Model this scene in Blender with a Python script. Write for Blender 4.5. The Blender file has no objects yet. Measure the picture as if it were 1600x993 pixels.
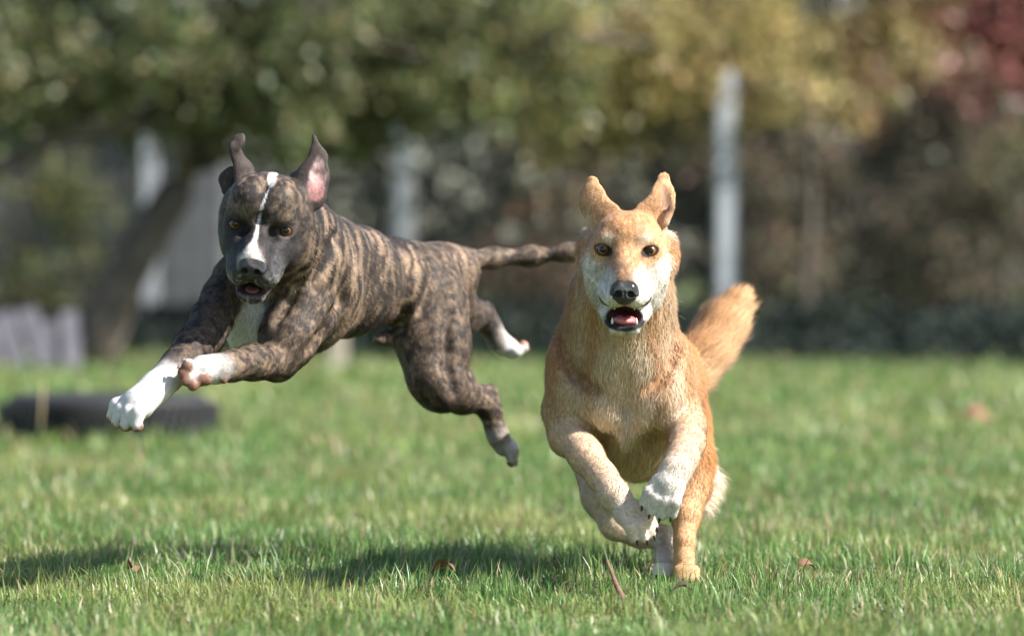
import bpy, bmesh, math, random
import numpy as np
from mathutils import Vector, Matrix

random.seed(7)
RNG = np.random.default_rng(11)
DO_FUR, DO_GRASS, DO_BACK = True, True, True
VOX = 0.0028

# ------------------------------------------------------------------ camera, sky, sun, exposure
scene = bpy.context.scene
FPX = 6667.0          # focal length in photograph pixels (1600 px wide)
CAM_H = 0.538         # lens height above the turf
PITCH = math.atan((496.5 - 439.0) / FPX)
cam_data = bpy.data.cameras.new('camera')
cam_data.sensor_width = 36.0
cam_data.lens = 36.0 * FPX / 1600.0
cam_data.clip_start = 0.1
cam_data.clip_end = 2000.0
cam_data.dof.use_dof = True
cam_data.dof.focus_distance = 7.44
cam_data.dof.aperture_fstop = 2.8
cam = bpy.data.objects.new('camera', cam_data)
cam.location = (0, 0, CAM_H)
cam.rotation_euler = (math.radians(90) - PITCH, 0, 0)
scene.collection.objects.link(cam)
scene.camera = cam

SUN_AZ, SUN_EL = math.radians(72), math.radians(42)      # to the right of the camera's back, above the ground
sun_dir = np.array([math.sin(SUN_AZ) * math.cos(SUN_EL), -math.cos(SUN_AZ) * math.cos(SUN_EL), math.sin(SUN_EL)])
world = bpy.data.worlds.new('World')
scene.world = world
world.use_nodes = True
wn = world.node_tree.nodes
sky = wn.new('ShaderNodeTexSky')
sky.sky_type = 'NISHITA'
sky.sun_disc = False
sky.sun_elevation = SUN_EL
sky.sun_rotation = math.atan2(sun_dir[0], sun_dir[1])
sky.air_density = 1.0
sky.dust_density = 1.2
bg = wn['Background']
bg.inputs['Strength'].default_value = 0.085
world.node_tree.links.new(sky.outputs[0], bg.inputs['Color'])
sun_data = bpy.data.lights.new('sun', 'SUN')
sun_data.energy = 5.0
sun_data.angle = math.radians(0.55)
sun_data.color = (1.0, 0.945, 0.87)
sun = bpy.data.objects.new('sun', sun_data)
sun.rotation_euler = Vector(sun_dir.tolist()).to_track_quat('Z', 'Y').to_euler()
sun.location = (6, -6, 8)
scene.collection.objects.link(sun)
scene.view_settings.view_transform = 'Standard'
scene.view_settings.look = 'None'
scene.view_settings.exposure = 1.42
scene.view_settings.gamma = 1.0
scene.view_settings.use_curve_mapping = False
scene.cycles.use_denoising = True
scene.cycles.max_bounces = 8
scene.cycles.diffuse_bounces = 4
scene.cycles.transparent_max_bounces = 8

# ------------------------------------------------------------------ helpers
CF = np.array([0, math.cos(PITCH), -math.sin(PITCH)])
CU = np.array([0, math.sin(PITCH), math.cos(PITCH)])
CR = np.array([1.0, 0, 0])

def P(px, py, d):
    """World point that lies at distance d (m) and at this place of the 1600 x 993 photograph."""
    return np.array([0, 0, CAM_H]) + d * (CF + (px - 800.0) / FPX * CR + (496.5 - py) / FPX * CU)

def norm(v):
    v = np.asarray(v, float)
    return v / (np.linalg.norm(v) + 1e-12)

def link(o, parent=None):
    scene.collection.objects.link(o)
    if parent is not None:
        o.parent = parent
    return o

def tag(o, label=None, cat=None, group=None, kind=None):
    if label: o['label'] = label
    if cat: o['category'] = cat
    if group: o['group'] = group
    if kind: o['kind'] = kind
    return o

def mesh_np(name, V, faces, mat=None, smooth=True, cols=None, cname='coat'):
    """V (n,3), faces (m,3) or (m,4) int array."""
    me = bpy.data.meshes.new(name)
    V = np.asarray(V, np.float32)
    faces = np.asarray(faces, np.int32)
    m, k = faces.shape
    me.vertices.add(len(V)); me.vertices.foreach_set('co', V.ravel())
    me.loops.add(m * k); me.loops.foreach_set('vertex_index', faces.ravel())
    me.polygons.add(m)
    me.polygons.foreach_set('loop_start', np.arange(0, m * k, k, dtype=np.int32))
    me.polygons.foreach_set('loop_total', np.full(m, k, np.int32))
    if smooth:
        me.polygons.foreach_set('use_smooth', np.ones(m, bool))
    if cols is not None:
        at = me.color_attributes.new(cname, 'FLOAT_COLOR', 'POINT')
        c4 = np.ones((len(V), 4), np.float32); c4[:, :3] = cols
        at.data.foreach_set('color', c4.ravel())
    me.update(calc_edges=True)
    if mat: me.materials.append(mat)
    return me

def mesh_pd(name, verts, faces, mat=None, smooth=True):
    me = bpy.data.meshes.new(name)
    me.from_pydata([tuple(map(float, v)) for v in verts], [], faces)
    if smooth:
        me.polygons.foreach_set('use_smooth', np.ones(len(me.polygons), bool))
    if mat: me.materials.append(mat)
    me.update()
    return me

def tube(pts, rads, n=10, cap=True):
    """Tapered tube along a polyline -> verts, faces."""
    pts = [np.asarray(p, float) for p in pts]
    vs, fs = [], []
    ref = np.array([0.31, 0.2, 0.93])
    for i, p in enumerate(pts):
        t = norm(pts[min(i + 1, len(pts) - 1)] - pts[max(i - 1, 0)])
        u = norm(np.cross(t, ref if abs(t @ ref) < .95 else np.array([1., 0, 0])))
        w = np.cross(t, u)
        for k in range(n):
            a = 2 * math.pi * k / n
            vs.append(p + rads[i] * (math.cos(a) * u + math.sin(a) * w))
    for i in range(len(pts) - 1):
        for k in range(n):
            fs.append((i * n + k, i * n + (k + 1) % n, (i + 1) * n + (k + 1) % n, (i + 1) * n + k))
    if cap:
        fs.append(tuple(range(n))[::-1]); fs.append(tuple(range((len(pts) - 1) * n, len(pts) * n)))
    return vs, fs

# --- numpy value noise
def _hash(ix, iy, iz, seed):
    h = (ix.astype(np.int64) * 374761393 + iy.astype(np.int64) * 668265263 + iz.astype(np.int64) * 2147483647 + seed * 974711) & 0xffffffff
    h = ((h ^ (h >> 13)) * 1274126177) & 0xffffffff
    return ((h ^ (h >> 16)) & 0xffff).astype(np.float32) / 65535.0

def vnoise(x, y, z, seed=0):
    x0, y0, z0 = np.floor(x), np.floor(y), np.floor(z)
    fx, fy, fz = x - x0, y - y0, z - z0
    fx, fy, fz = (f * f * (3 - 2 * f) for f in (fx, fy, fz))
    r = 0
    for dx in (0, 1):
        for dy in (0, 1):
            for dz in (0, 1):
                w = (fx if dx else 1 - fx) * (fy if dy else 1 - fy) * (fz if dz else 1 - fz)
                r = r + w * _hash(x0 + dx, y0 + dy, z0 + dz, seed)
    return r

def fbm(x, y, z, seed=0, oct=3):
    r, a, s = 0, 1.0, 0
    for i in range(oct):
        r = r + a * vnoise(x * 2 ** i, y * 2 ** i, z * 2 ** i, seed + i * 17); s += a; a *= .5
    return r / s

def sstep(a, b, x):
    t = np.clip((x - a) / (b - a), 0, 1)
    return t * t * (3 - 2 * t)

def mix(a, b, t):
    t = np.asarray(t)
    if t.ndim == 1: t = t[:, None]
    return a * (1 - t) + b * t

# ------------------------------------------------------------------ implicit sculpting
class Sculpt:
    def __init__(self):
        self.prims = []

    def cone(self, a, b, ra, rb, k=.02, op=1, flat=None, flow=None, col=0, fur=1.0, w=True, part=''):
        a = np.asarray(a, float); b = np.asarray(b, float)
        if flat is not None: flat = (norm(flat[0]), float(flat[1]))
        self.prims.append(dict(t='c', a=a, b=b, ra=ra, rb=rb, k=k, op=op, flat=flat,
                               flow=norm(b - a) if flow is None else norm(flow), col=col, fur=fur, w=w, part=part))

    def chain(self, pts, **kw):
        for (p, r), (q, s) in zip(pts[:-1], pts[1:]):
            self.cone(p, q, r, s, **kw)

    def ell(self, c, axes, rad, k=.02, op=1, flow=(0, 1, -.5), col=0, fur=1.0, w=True, part=''):
        c = np.asarray(c, float)
        A = np.array([norm(v) for v in axes])
        self.prims.append(dict(t='e', c=c, A=A, r=np.asarray(rad, float), k=k, op=op, flow=norm(flow), col=col, fur=fur, w=w, part=part))

    @staticmethod
    def ev(p, x, y, z):
        if p['t'] == 'c':
            a, ab = p['a'], p['b'] - p['a']
            t = ((x - a[0]) * ab[0] + (y - a[1]) * ab[1] + (z - a[2]) * ab[2]) / (ab @ ab + 1e-12)
            t = np.clip(t, 0, 1)
            dx, dy, dz = x - a[0] - t * ab[0], y - a[1] - t * ab[1], z - a[2] - t * ab[2]
            if p['flat']:
                n, s = p['flat']
                q = (dx * n[0] + dy * n[1] + dz * n[2]) * (1 / s - 1)
                dx, dy, dz = dx + q * n[0], dy + q * n[1], dz + q * n[2]
            return np.sqrt(dx * dx + dy * dy + dz * dz) - (p['ra'] + (p['rb'] - p['ra']) * t)
        c, A, r = p['c'], p['A'], p['r']
        dx, dy, dz = x - c[0], y - c[1], z - c[2]
        u = [(dx * A[i, 0] + dy * A[i, 1] + dz * A[i, 2]) for i in range(3)]
        k0 = np.sqrt(sum((u[i] / r[i]) ** 2 for i in range(3)))
        k1 = np.sqrt(sum((u[i] / r[i] ** 2) ** 2 for i in range(3))) + 1e-9
        return k0 * (k0 - 1) / k1

    def bounds(self, p):
        if p['t'] == 'c':
            r = max(p['ra'], p['rb'])
            return np.minimum(p['a'], p['b']) - r, np.maximum(p['a'], p['b']) + r
        e = np.sqrt(((p['A'] * p['r'][:, None]) ** 2).sum(0))
        return p['c'] - e, p['c'] + e

    def mesh(self, h):
        lo = np.min([self.bounds(p)[0] for p in self.prims if p['op'] > 0], 0) - 4 * h
        hi = np.max([self.bounds(p)[1] for p in self.prims if p['op'] > 0], 0) + 4 * h
        n = np.ceil((hi - lo) / h).astype(int) + 1
        D = np.full(n, .2, np.float32)
        ax = [(lo[i] + h * np.arange(n[i])).astype(np.float32) for i in range(3)]
        for p in self.prims:
            b0, b1 = self.bounds(p)
            m = p['k'] + .012
            s0 = np.clip(np.floor((b0 - m - lo) / h).astype(int), 0, n - 1)
            s1 = np.clip(np.ceil((b1 + m - lo) / h).astype(int) + 1, 1, n)
            if np.any(s1 <= s0): continue
            sl = tuple(slice(s0[i], s1[i]) for i in range(3))
            x = ax[0][sl[0]][:, None, None]; y = ax[1][sl[1]][None, :, None]; z = ax[2][sl[2]][None, None, :]
            d = self.ev(p, x, y, z).astype(np.float32)
            o = D[sl]; k = p['k']
            if p['op'] > 0:
                g = np.maximum(k - np.abs(o - d), 0) / k
                D[sl] = np.minimum(o, d) - g * g * k * .25
            else:
                g = np.maximum(k - np.abs(o + d), 0) / k
                D[sl] = np.maximum(o, -d) + g * g * k * .25
        return surface_nets(D, lo, h)

    def weights(self, V, sig=.006):
        x, y, z = V[:, 0], V[:, 1], V[:, 2]
        ps = [p for p in self.prims if p['op'] > 0 and p['w']]
        Wt = np.empty((len(ps), len(V)), np.float32)
        for i, p in enumerate(ps):
            Wt[i] = self.ev(p, x, y, z)
        Wt = np.exp(-(Wt - Wt.min(0)) / sig)
        Wt /= Wt.sum(0)
        return ps, Wt

    def hit(self, px, py, d0=7.1, d1=8.6):
        """Distance at which the line of sight through this place of the photograph meets the sculpt."""
        d = np.linspace(d0, d1, 400)
        q = np.array([P(px, py, t) for t in d])
        f = np.full(len(d), 1.0)
        for p in self.prims:
            e = self.ev(p, q[:, 0], q[:, 1], q[:, 2]); k = p['k']
            if p['op'] > 0:
                g = np.maximum(k - np.abs(f - e), 0) / k; f = np.minimum(f, e) - g * g * k * .25
        i = np.argmax(f < 0)
        return float(d[i]) if f[i] < 0 else None

    def groove(self, path, r=.004, k=.016, part='groove'):
        """A soft furrow pressed into the surface along a path of photograph places."""
        pts = []
        for (a, b) in zip(path[:-1], path[1:]):
            for t in (0, .5): pts.append((a[0] + (b[0] - a[0]) * t, a[1] + (b[1] - a[1]) * t))
        pts.append(path[-1])
        ws = []
        for x, y in pts:
            d = self.hit(x, y)
            if d is not None: ws.append((P(x, y, d), r))
        if len(ws) > 1: self.chain(ws, k=k, op=-1, part=part)

    def carve(self, V):
        x, y, z = V[:, 0], V[:, 1], V[:, 2]
        return [(p, self.ev(p, x, y, z)) for p in self.prims if p['op'] < 0]

def surface_nets(D, lo, h):
    ins = D < 0
    c = np.zeros(np.array(D.shape) - 1, np.uint8)
    for dx in (0, 1):
        for dy in (0, 1):
            for dz in (0, 1):
                c += ins[dx:D.shape[0] - 1 + dx, dy:D.shape[1] - 1 + dy, dz:D.shape[2] - 1 + dz]
    act = np.argwhere((c > 0) & (c < 8))
    idx = np.full(c.shape, -1, np.int32)
    idx[act[:, 0], act[:, 1], act[:, 2]] = np.arange(len(act))
    acc = np.zeros((len(act), 3)); cnt = np.zeros(len(act))
    corners = [(i >> 2 & 1, i >> 1 & 1, i & 1) for i in range(8)]
    val = {k: D[act[:, 0] + k[0], act[:, 1] + k[1], act[:, 2] + k[2]] for k in corners}
    for a in corners:
        for ax in range(3):
            if a[ax]: continue
            b = list(a); b[ax] = 1; b = tuple(b)
            va, vb = val[a], val[b]
            m = (va < 0) != (vb < 0)
            t = np.where(m, va / np.where(m, va - vb, 1), 0)
            p = np.tile(np.array(a, float), (len(act), 1)); p[:, ax] += t
            acc[m] += p[m]; cnt[m] += 1
    V = lo + h * (act + acc / cnt[:, None])
    F = []
    for ax in range(3):
        u, v = (ax + 1) % 3, (ax + 2) % 3
        s0 = [slice(None)] * 3; s1 = [slice(None)] * 3
        s0[ax] = slice(0, -1); s1[ax] = slice(1, None)
        A, B = ins[tuple(s0)], ins[tuple(s1)]
        for flip, e in ((False, np.argwhere(A & ~B)), (True, np.argwhere(~A & B))):
            e = e[(e[:, u] > 0) & (e[:, v] > 0) & (e[:, u] < D.shape[u] - 1) & (e[:, v] < D.shape[v] - 1)]
            q = []
            for du, dv in ((1, 1), (0, 1), (0, 0), (1, 0)):
                k = e.copy(); k[:, u] -= du; k[:, v] -= dv
                q.append(idx[k[:, 0], k[:, 1], k[:, 2]])
            q = np.stack(q, 1)
            F.append(q[:, ::-1] if flip else q)
    F = np.concatenate(F)
    # drop stray shells: keep all (sculpts are connected)
    # light Laplacian polish
    return V, F

def vnormals(V, F):
    N = np.zeros_like(V)
    d1 = V[F[:, 2]] - V[F[:, 0]]; d2 = V[F[:, 3]] - V[F[:, 1]]
    fn = np.cross(d1, d2)
    for k in range(4): np.add.at(N, F[:, k], fn)
    return N / (np.linalg.norm(N, axis=1, keepdims=True) + 1e-12)

def relax(V, F, it=2, f=.5):
    for _ in range(it):
        S = np.zeros_like(V); c = np.zeros(len(V))
        for k in range(4):
            np.add.at(S, F[:, k], V[F[:, (k + 1) % 4]]); np.add.at(c, F[:, k], 1)
            np.add.at(S, F[:, k], V[F[:, (k + 3) % 4]]); np.add.at(c, F[:, k], 1)
        V = V + f * (S / c[:, None] - V)
    return V

# ------------------------------------------------------------------ materials
def new_mat(name):
    m = bpy.data.materials.new(name); m.use_nodes = True
    nt = m.node_tree
    return m, nt, nt.nodes['Principled BSDF']

def plain(name, col, rough=.6, spec=.5, coat=0.0, bump=0.0, bscale=200, var=0.0, vscale=20, sss=0.0):
    m, nt, b = new_mat(name)
    b.inputs['Base Color'].default_value = (*col, 1)
    b.inputs['Roughness'].default_value = rough
    b.inputs['Specular IOR Level'].default_value = spec
    b.inputs['Coat Weight'].default_value = coat
    if sss: 
        b.inputs['Subsurface Weight'].default_value = sss
        b.inputs['Subsurface Scale'].default_value = .01
    tc = nt.nodes.new('ShaderNodeTexCoord')
    if var:
        n = nt.nodes.new('ShaderNodeTexNoise'); n.inputs['Scale'].default_value = vscale; n.inputs['Detail'].default_value = 5
        r = nt.nodes.new('ShaderNodeValToRGB')
        r.color_ramp.elements[0].position = .3; r.color_ramp.elements[1].position = .7
        r.color_ramp.elements[0].color = (*[c * (1 - var) for c in col], 1)
        r.color_ramp.elements[1].color = (*[min(1, c * (1 + var)) for c in col], 1)
        nt.links.new(tc.outputs['Object'], n.inputs['Vector'])
        nt.links.new(n.outputs['Fac'], r.inputs['Fac']); nt.links.new(r.outputs['Color'], b.inputs['Base Color'])
    if bump:
        n = nt.nodes.new('ShaderNodeTexNoise'); n.inputs['Scale'].default_value = bscale; n.inputs['Detail'].default_value = 6
        bp = nt.nodes.new('ShaderNodeBump'); bp.inputs['Strength'].default_value = bump; bp.inputs['Distance'].default_value = .01
        nt.links.new(tc.outputs['Object'], n.inputs['Vector'])
        nt.links.new(n.outputs['Fac'], bp.inputs['Height']); nt.links.new(bp.outputs['Normal'], b.inputs['Normal'])
    return m

def attr_mat(name, attr, rough=.7, spec=.25, sheen=0.0, trans=0.0, bump=0.0, bscale=400):
    m, nt, b = new_mat(name)
    a = nt.nodes.new('ShaderNodeAttribute'); a.attribute_name = attr
    nt.links.new(a.outputs['Color'], b.inputs['Base Color'])
    b.inputs['Roughness'].default_value = rough
    b.inputs['Specular IOR Level'].default_value = spec
    b.inputs['Sheen Weight'].default_value = sheen
    if trans:
        t = nt.nodes.new('ShaderNodeBsdfTranslucent'); nt.links.new(a.outputs['Color'], t.inputs['Color'])
        mx = nt.nodes.new('ShaderNodeMixShader'); mx.inputs[0].default_value = trans
        nt.links.new(b.outputs[0], mx.inputs[1]); nt.links.new(t.outputs[0], mx.inputs[2])
        nt.links.new(mx.outputs[0], nt.nodes['Material Output'].inputs['Surface'])
    if bump:
        tc = nt.nodes.new('ShaderNodeTexCoord')
        n = nt.nodes.new('ShaderNodeTexNoise'); n.inputs['Scale'].default_value = bscale; n.inputs['Detail'].default_value = 4
        bp = nt.nodes.new('ShaderNodeBump'); bp.inputs['Strength'].default_value = bump; bp.inputs['Distance'].default_value = .004
        nt.links.new(tc.outputs['Object'], n.inputs['Vector'])
        nt.links.new(n.outputs['Fac'], bp.inputs['Height']); nt.links.new(bp.outputs['Normal'], b.inputs['Normal'])
    return m

# ------------------------------------------------------------------ the meadow
def ground_z(x, y):
    far = sstep(9, 16, y)
    return .012 * (fbm(x * .9 + 5, y * .9, 0 * x, 41, 2) - .5) * (1 + far) - .006

def build_ground():
    m, nt, b = new_mat('turf_soil')
    tc = nt.nodes.new('ShaderNodeTexCoord')
    n1 = nt.nodes.new('ShaderNodeTexNoise'); n1.inputs['Scale'].default_value = 1.4; n1.inputs['Detail'].default_value = 8
    n2 = nt.nodes.new('ShaderNodeTexNoise'); n2.inputs['Scale'].default_value = 45; n2.inputs['Detail'].default_value = 6
    r1 = nt.nodes.new('ShaderNodeValToRGB'); e = r1.color_ramp.elements
    e[0].position = .32; e[0].color = (.095, .140, .036, 1); e[1].position = .68; e[1].color = (.150, .205, .058, 1)
    r2 = nt.nodes.new('ShaderNodeValToRGB'); e = r2.color_ramp.elements
    e[0].position = .38; e[0].color = (.055, .045, .025, 1); e[1].position = .60; e[1].color = (.135, .19, .05, 1)
    mx = nt.nodes.new('ShaderNodeMix'); mx.data_type = 'RGBA'; mx.inputs[0].default_value = .5
    for n in (n1, n2): nt.links.new(tc.outputs['Object'], n.inputs['Vector'])
    nt.links.new(n1.outputs['Fac'], r1.inputs['Fac']); nt.links.new(n2.outputs['Fac'], r2.inputs['Fac'])
    nt.links.new(r1.outputs['Color'], mx.inputs[6]); nt.links.new(r2.outputs['Color'], mx.inputs[7])
    nt.links.new(mx.outputs[2], b.inputs['Base Color']); b.inputs['Roughness'].default_value = .95
    bp = nt.nodes.new('ShaderNodeBump'); bp.inputs['Strength'].default_value = .8; bp.inputs['Distance'].default_value = .03
    nt.links.new(n2.outputs['Fac'], bp.inputs['Height']); nt.links.new(bp.outputs['Normal'], b.inputs['Normal'])
    # fine grid near the view, one sheet out to the horizon
    xs = np.concatenate([[-900, -300, -100, -40, -20], np.linspace(-10, 10, 81), [20, 40, 100, 300, 900]])
    ys = np.concatenate([[-900, -200, -40, -5], np.linspace(0, 40, 161), [60, 100, 200, 500, 1200]])
    X, Y = np.meshgrid(xs, ys, indexing='ij')
    near = (np.abs(X) < 11) & (Y > -1) & (Y < 41)
    Z = np.where(near, ground_z(X, Y), -.006)
    V = np.stack([X, Y, Z], -1).reshape(-1, 3)
    nx, ny = X.shape
    i = (np.arange(nx - 1)[:, None] * ny + np.arange(ny - 1)[None, :]).ravel()
    F = np.stack([i, i + ny, i + ny + 1, i + 1], 1)
    o = link(bpy.data.objects.new('ground', mesh_np('ground', V, F, m)))
    tag(o, 'level meadow turf stretching away under the dogs', 'ground', kind='structure')

def build_grass():
    Vs, Ts, Cs = [], [], []
    base = 0
    bands = [  # y0, y1, blades per m2, length, width
        (5.5, 7.1, 11000, .029, .0025), (7.1, 9.6, 16000, .029, .0022), (9.6, 12.5, 7500, .031, .0034),
        (12.5, 17, 2300, .040, .0070), (17, 30.5, 700, .045, .0140)]
    for y0, y1, dens, L0, W0 in bands:
        hw1 = y1 * .121 + .75
        n = int(dens * (y1 - y0) * 2 * hw1)
        x = RNG.uniform(-hw1, hw1, n); y = RNG.uniform(y0, y1, n)
        k = np.abs(x) < y * .121 + .75; x, y = x[k], y[k]
        zz = np.zeros_like(x)
        tuft = fbm(x * 7, y * 7, zz, 61, 3); big = fbm(x * 1.1, y * 1.1, zz, 62, 3)
        keep = (RNG.random(len(x)) < np.clip(.25 + 1.5 * tuft, .2, 1)) & (y < np.interp(x, [-5.8, -4.4, -2.8, -.78, 1.47, 3.77, 6.1], [35.6, 34.4, 33.0, 30.6, 29.2, 28.4, 27.9]) - 2.0)
        x, y, tuft, big = x[keep], y[keep], tuft[keep], big[keep]; n = len(x); zz = np.zeros(n)
        L = L0 * RNG.lognormal(-.10, .45, n) * (.22 + 1.9 * tuft ** 1.5) * (.75 + .5 * big)
        L *= 1 + .75 * np.exp(-((x + .10) / .24) ** 2 - ((y - 8.0) / .35) ** 2)
        L *= np.where(RNG.random(n) < .035 * sstep(.45, .7, tuft) * 2, 1.8, 1.0)
        for fx, fy_, fr in ((.318, 7.62, .085), (.283, 7.70, .07)):      # trodden down round the hind paws
            L *= 1 - .5 * np.exp(-((x - fx) / fr) ** 2 - ((y - fy_) / (fr * 2.4)) ** 2)
        L = np.minimum(L, L0 * 2.4)
        W = W0 * RNG.uniform(.55, 1.25, n)
        a = RNG.uniform(0, 2 * math.pi, n) * .75 + 2 * math.pi * vnoise(x * 5, y * 5, zz, 63)
        lean = np.clip(RNG.gamma(1.7, .42, n) + .25 * (vnoise(x * 9, y * 9, zz, 64) - .3), .02, 1.5)
        flat = RNG.random(n) < .24
        lean = np.where(flat, RNG.uniform(1.0, 1.5, n), lean)
        dx, dy = np.cos(a), np.sin(a)
        fa = a + math.pi / 2 + RNG.normal(0, .5, n)
        sx, sy = np.cos(fa) * W, np.sin(fa) * W
        z0 = ground_z(x, y) - .004
        root = np.stack([x, y, z0], 1)
        bend = RNG.uniform(.25, .9, n)
        def pt(t):
            ang = lean * (.35 + bend * t)
            h = L * t
            return root + np.stack([dx * np.sin(ang) * h, dy * np.sin(ang) * h, np.cos(np.minimum(ang, 1.5)) * h + .002], 1)
        side = np.stack([sx, sy, np.zeros(n)], 1)
        m1, tp = pt(.55), pt(1.0)
        V = np.stack([root - side * .45, root + side * .45, m1 + side * .5, m1 - side * .5, tp], 1).reshape(-1, 3)
        b = base + np.arange(n) * 5
        T = np.concatenate([np.stack([b, b + 1, b + 2], 1), np.stack([b, b + 2, b + 3], 1), np.stack([b + 3, b + 2, b + 4], 1)])
        # blade colours: several greens, some straw
        pal = np.array([(.080, .172, .040), (.108, .218, .052), (.150, .265, .072), (.215, .312, .108), (.060, .132, .042)])
        c = pal[RNG.integers(0, len(pal), n)] * RNG.uniform(.8, 1.2, (n, 1))
        yel = np.clip((fbm(x * 2.3, y * 2.3, zz, 65, 3) - .45) * 2.2, 0, .5)
        c = mix(c, np.array((.31, .32, .10)), yel)
        dry = RNG.random(n) < (.085 + .30 * np.clip(fbm(x * 3.1, y * 3.1, zz, 66, 2) - .40, 0, 1) * 2)
        straw = np.array([(.42, .34, .19), (.54, .47, .32), (.30, .20, .10)])[RNG.integers(0, 3, n)]
        c = np.where(dry[:, None], straw * RNG.uniform(.7, 1.1, (n, 1)), c)
        f = np.array([.48, .48, 1.0, 1.0, 1.2])  # roots darkened for the shade in the gaps, tips brightened
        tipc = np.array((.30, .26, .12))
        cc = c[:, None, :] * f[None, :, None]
        brown = (RNG.random(n) < .12)[:, None]
        cc[:, 4, :] = np.where(brown, tipc, cc[:, 4, :])
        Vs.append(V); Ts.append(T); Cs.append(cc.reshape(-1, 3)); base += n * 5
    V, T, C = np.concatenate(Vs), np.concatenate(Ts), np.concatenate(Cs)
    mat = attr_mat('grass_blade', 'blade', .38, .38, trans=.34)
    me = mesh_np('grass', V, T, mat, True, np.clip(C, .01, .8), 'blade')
    o = link(bpy.data.objects.new('grass', me))
    tag(o, 'short green meadow grass mixed with dry straw blades', 'grass', kind='stuff')

# ------------------------------------------------------------------ foliage
def leaf_cloud(pts, dirs, size, cols, aspect=.55, fold=.25, simple=False):
    """One folded four-triangle leaf for each point."""
    n = len(pts)
    d = dirs / (np.linalg.norm(dirs, axis=1, keepdims=True) + 1e-9)
    r = RNG.normal(0, 1, (n, 3)); s = np.cross(d, r); s /= np.linalg.norm(s, axis=1, keepdims=True) + 1e-9
    nn = np.cross(s, d)
    L = size[:, None]
    mid = pts + d * L * .45; tip = pts + d * L - nn * L * .12
    e = s * L * aspect * .5; up_ = nn * L * fold * .3
    if simple:
        V = np.stack([pts, mid + e, tip, mid - e], 1).reshape(-1, 3)
        b = np.arange(n) * 4
        return V, np.concatenate([np.stack([b, b + 1, b + 2], 1), np.stack([b, b + 2, b + 3], 1)]), np.repeat(cols, 4, 0)
    V = np.stack([pts, mid + e + up_, mid, mid - e + up_, tip], 1).reshape(-1, 3)
    b = np.arange(n) * 5
    T = np.concatenate([np.stack([b, b + 1, b + 2], 1), np.stack([b, b + 2, b + 3], 1), np.stack([b + 2, b + 1, b + 4], 1), np.stack([b + 3, b + 2, b + 4], 1)])
    C = np.repeat(cols, 5, 0)
    return V, T, C

LEAF = attr_mat('leaf', 'leaf', .42, .36, trans=.32)
LEAF_MATT = attr_mat('leaf_matt', 'leaf', .6, .15, trans=.2)
BARK = plain('bark', (.085, .072, .06), .9, .2, bump=.9, bscale=28, var=.45, vscale=9)
BARK_PALE = plain('bark_pale', (.16, .125, .10), .9, .2, bump=.8, bscale=30, var=.35, vscale=8)

def pick(cols, n, jit=.25):
    c = np.array(cols)[RNG.integers(0, len(cols), n)]
    return np.clip(c * RNG.uniform(1 - jit, 1 + jit, (n, 1)), .004, .8)

def branch_path(a, b, sag=0, wob=.05, n=7):
    a, b = np.asarray(a, float), np.asarray(b, float)
    L = np.linalg.norm(b - a)
    out = []
    for i in range(n):
        t = i / (n - 1)
        out.append(a * (1 - t) + b * t + np.array([0, 0, -sag * 4 * t * (1 - t)]) + (RNG.normal(0, wob * L * .35, 3) if 0 < i < n - 1 else 0))
    return out

def make_tree(name, root, label, trunk_paths, clumps, leaf_cols, leaf_n, leaf_size, bark, twigs=True, group=None, cat='tree', lm=None):
    """trunk_paths: list of (points, radii); clumps: (centre, radius xyz, share of leaves, colour list or None)."""
    root = np.asarray(root, float)
    e = link(bpy.data.objects.new(name, None)); e.location = root; e.empty_display_size = .2
    tag(e, label, cat, group)
    V, F = [], []
    for pts, rads in trunk_paths:
        v, f = tube(pts, rads, 12)
        o = len(V); V += v; F += [tuple(i + o for i in q) for q in f]
    ends = [(np.asarray(p[-1]), r[-1]) for p, r in trunk_paths]
    if twigs:
        allp = [np.asarray(q) for p, r in trunk_paths for q in p[len(p) // 2:]]
        for cc, rr, sh, cl in clumps:
            src = min(allp, key=lambda q: np.linalg.norm(q - cc))
            for k in range(5):
                d = RNG.normal(0, 1, 3); d /= np.linalg.norm(d)
                tgt = cc + d * np.asarray(rr) * .75
                p = branch_path(src, tgt, .05, .10, 6)
                v, f = tube(p, list(np.linspace(.022, .004, 6)), 6)
                o = len(V); V += v; F += [tuple(i + o for i in q) for q in f]
    me = mesh_pd('trunk', np.array(V) - root, F, bark)
    link(bpy.data.objects.new('trunk', me), e)
    LV, LT, LC = [], [], []; off = 0
    tot = sum(c[2] for c in clumps)
    for cc, rr, sh, cl in clumps:
        n = int(leaf_n * sh / tot)
        # sub-clusters: sprays of leaves with gaps between
        m = max(3, n // 26)
        d = RNG.normal(0, 1, (m, 3)); d /= np.linalg.norm(d, axis=1, keepdims=True)
        sc = np.asarray(cc) + d * (RNG.random((m, 1)) ** .45) * np.asarray(rr)
        k = RNG.integers(0, m, n)
        spread = .055 + .06 * RNG.random((m, 1))
        p = sc[k] + RNG.normal(0, 1, (n, 3)) * spread[k]
        dirs = RNG.normal(0, 1, (n, 3)) + np.array([0, -.2, -.55]) + d[k] * .5
        tint = RNG.uniform(.7, 1.35, (m, 1))[k]
        c = pick(cl if cl is not None else leaf_cols, n) * tint
        v, t, q = leaf_cloud(p, dirs, leaf_size * RNG.uniform(.6, 1.3, n), np.clip(c, .004, .8), simple=lm is not None)
        LV.append(v); LT.append(t + off); LC.append(q); off += len(v)
    me = mesh_np('crown', np.concatenate(LV) - root, np.concatenate(LT), lm or LEAF, False, np.concatenate(LC), 'leaf')
    link(bpy.data.objects.new('crown', me), e)
    return e

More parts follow.
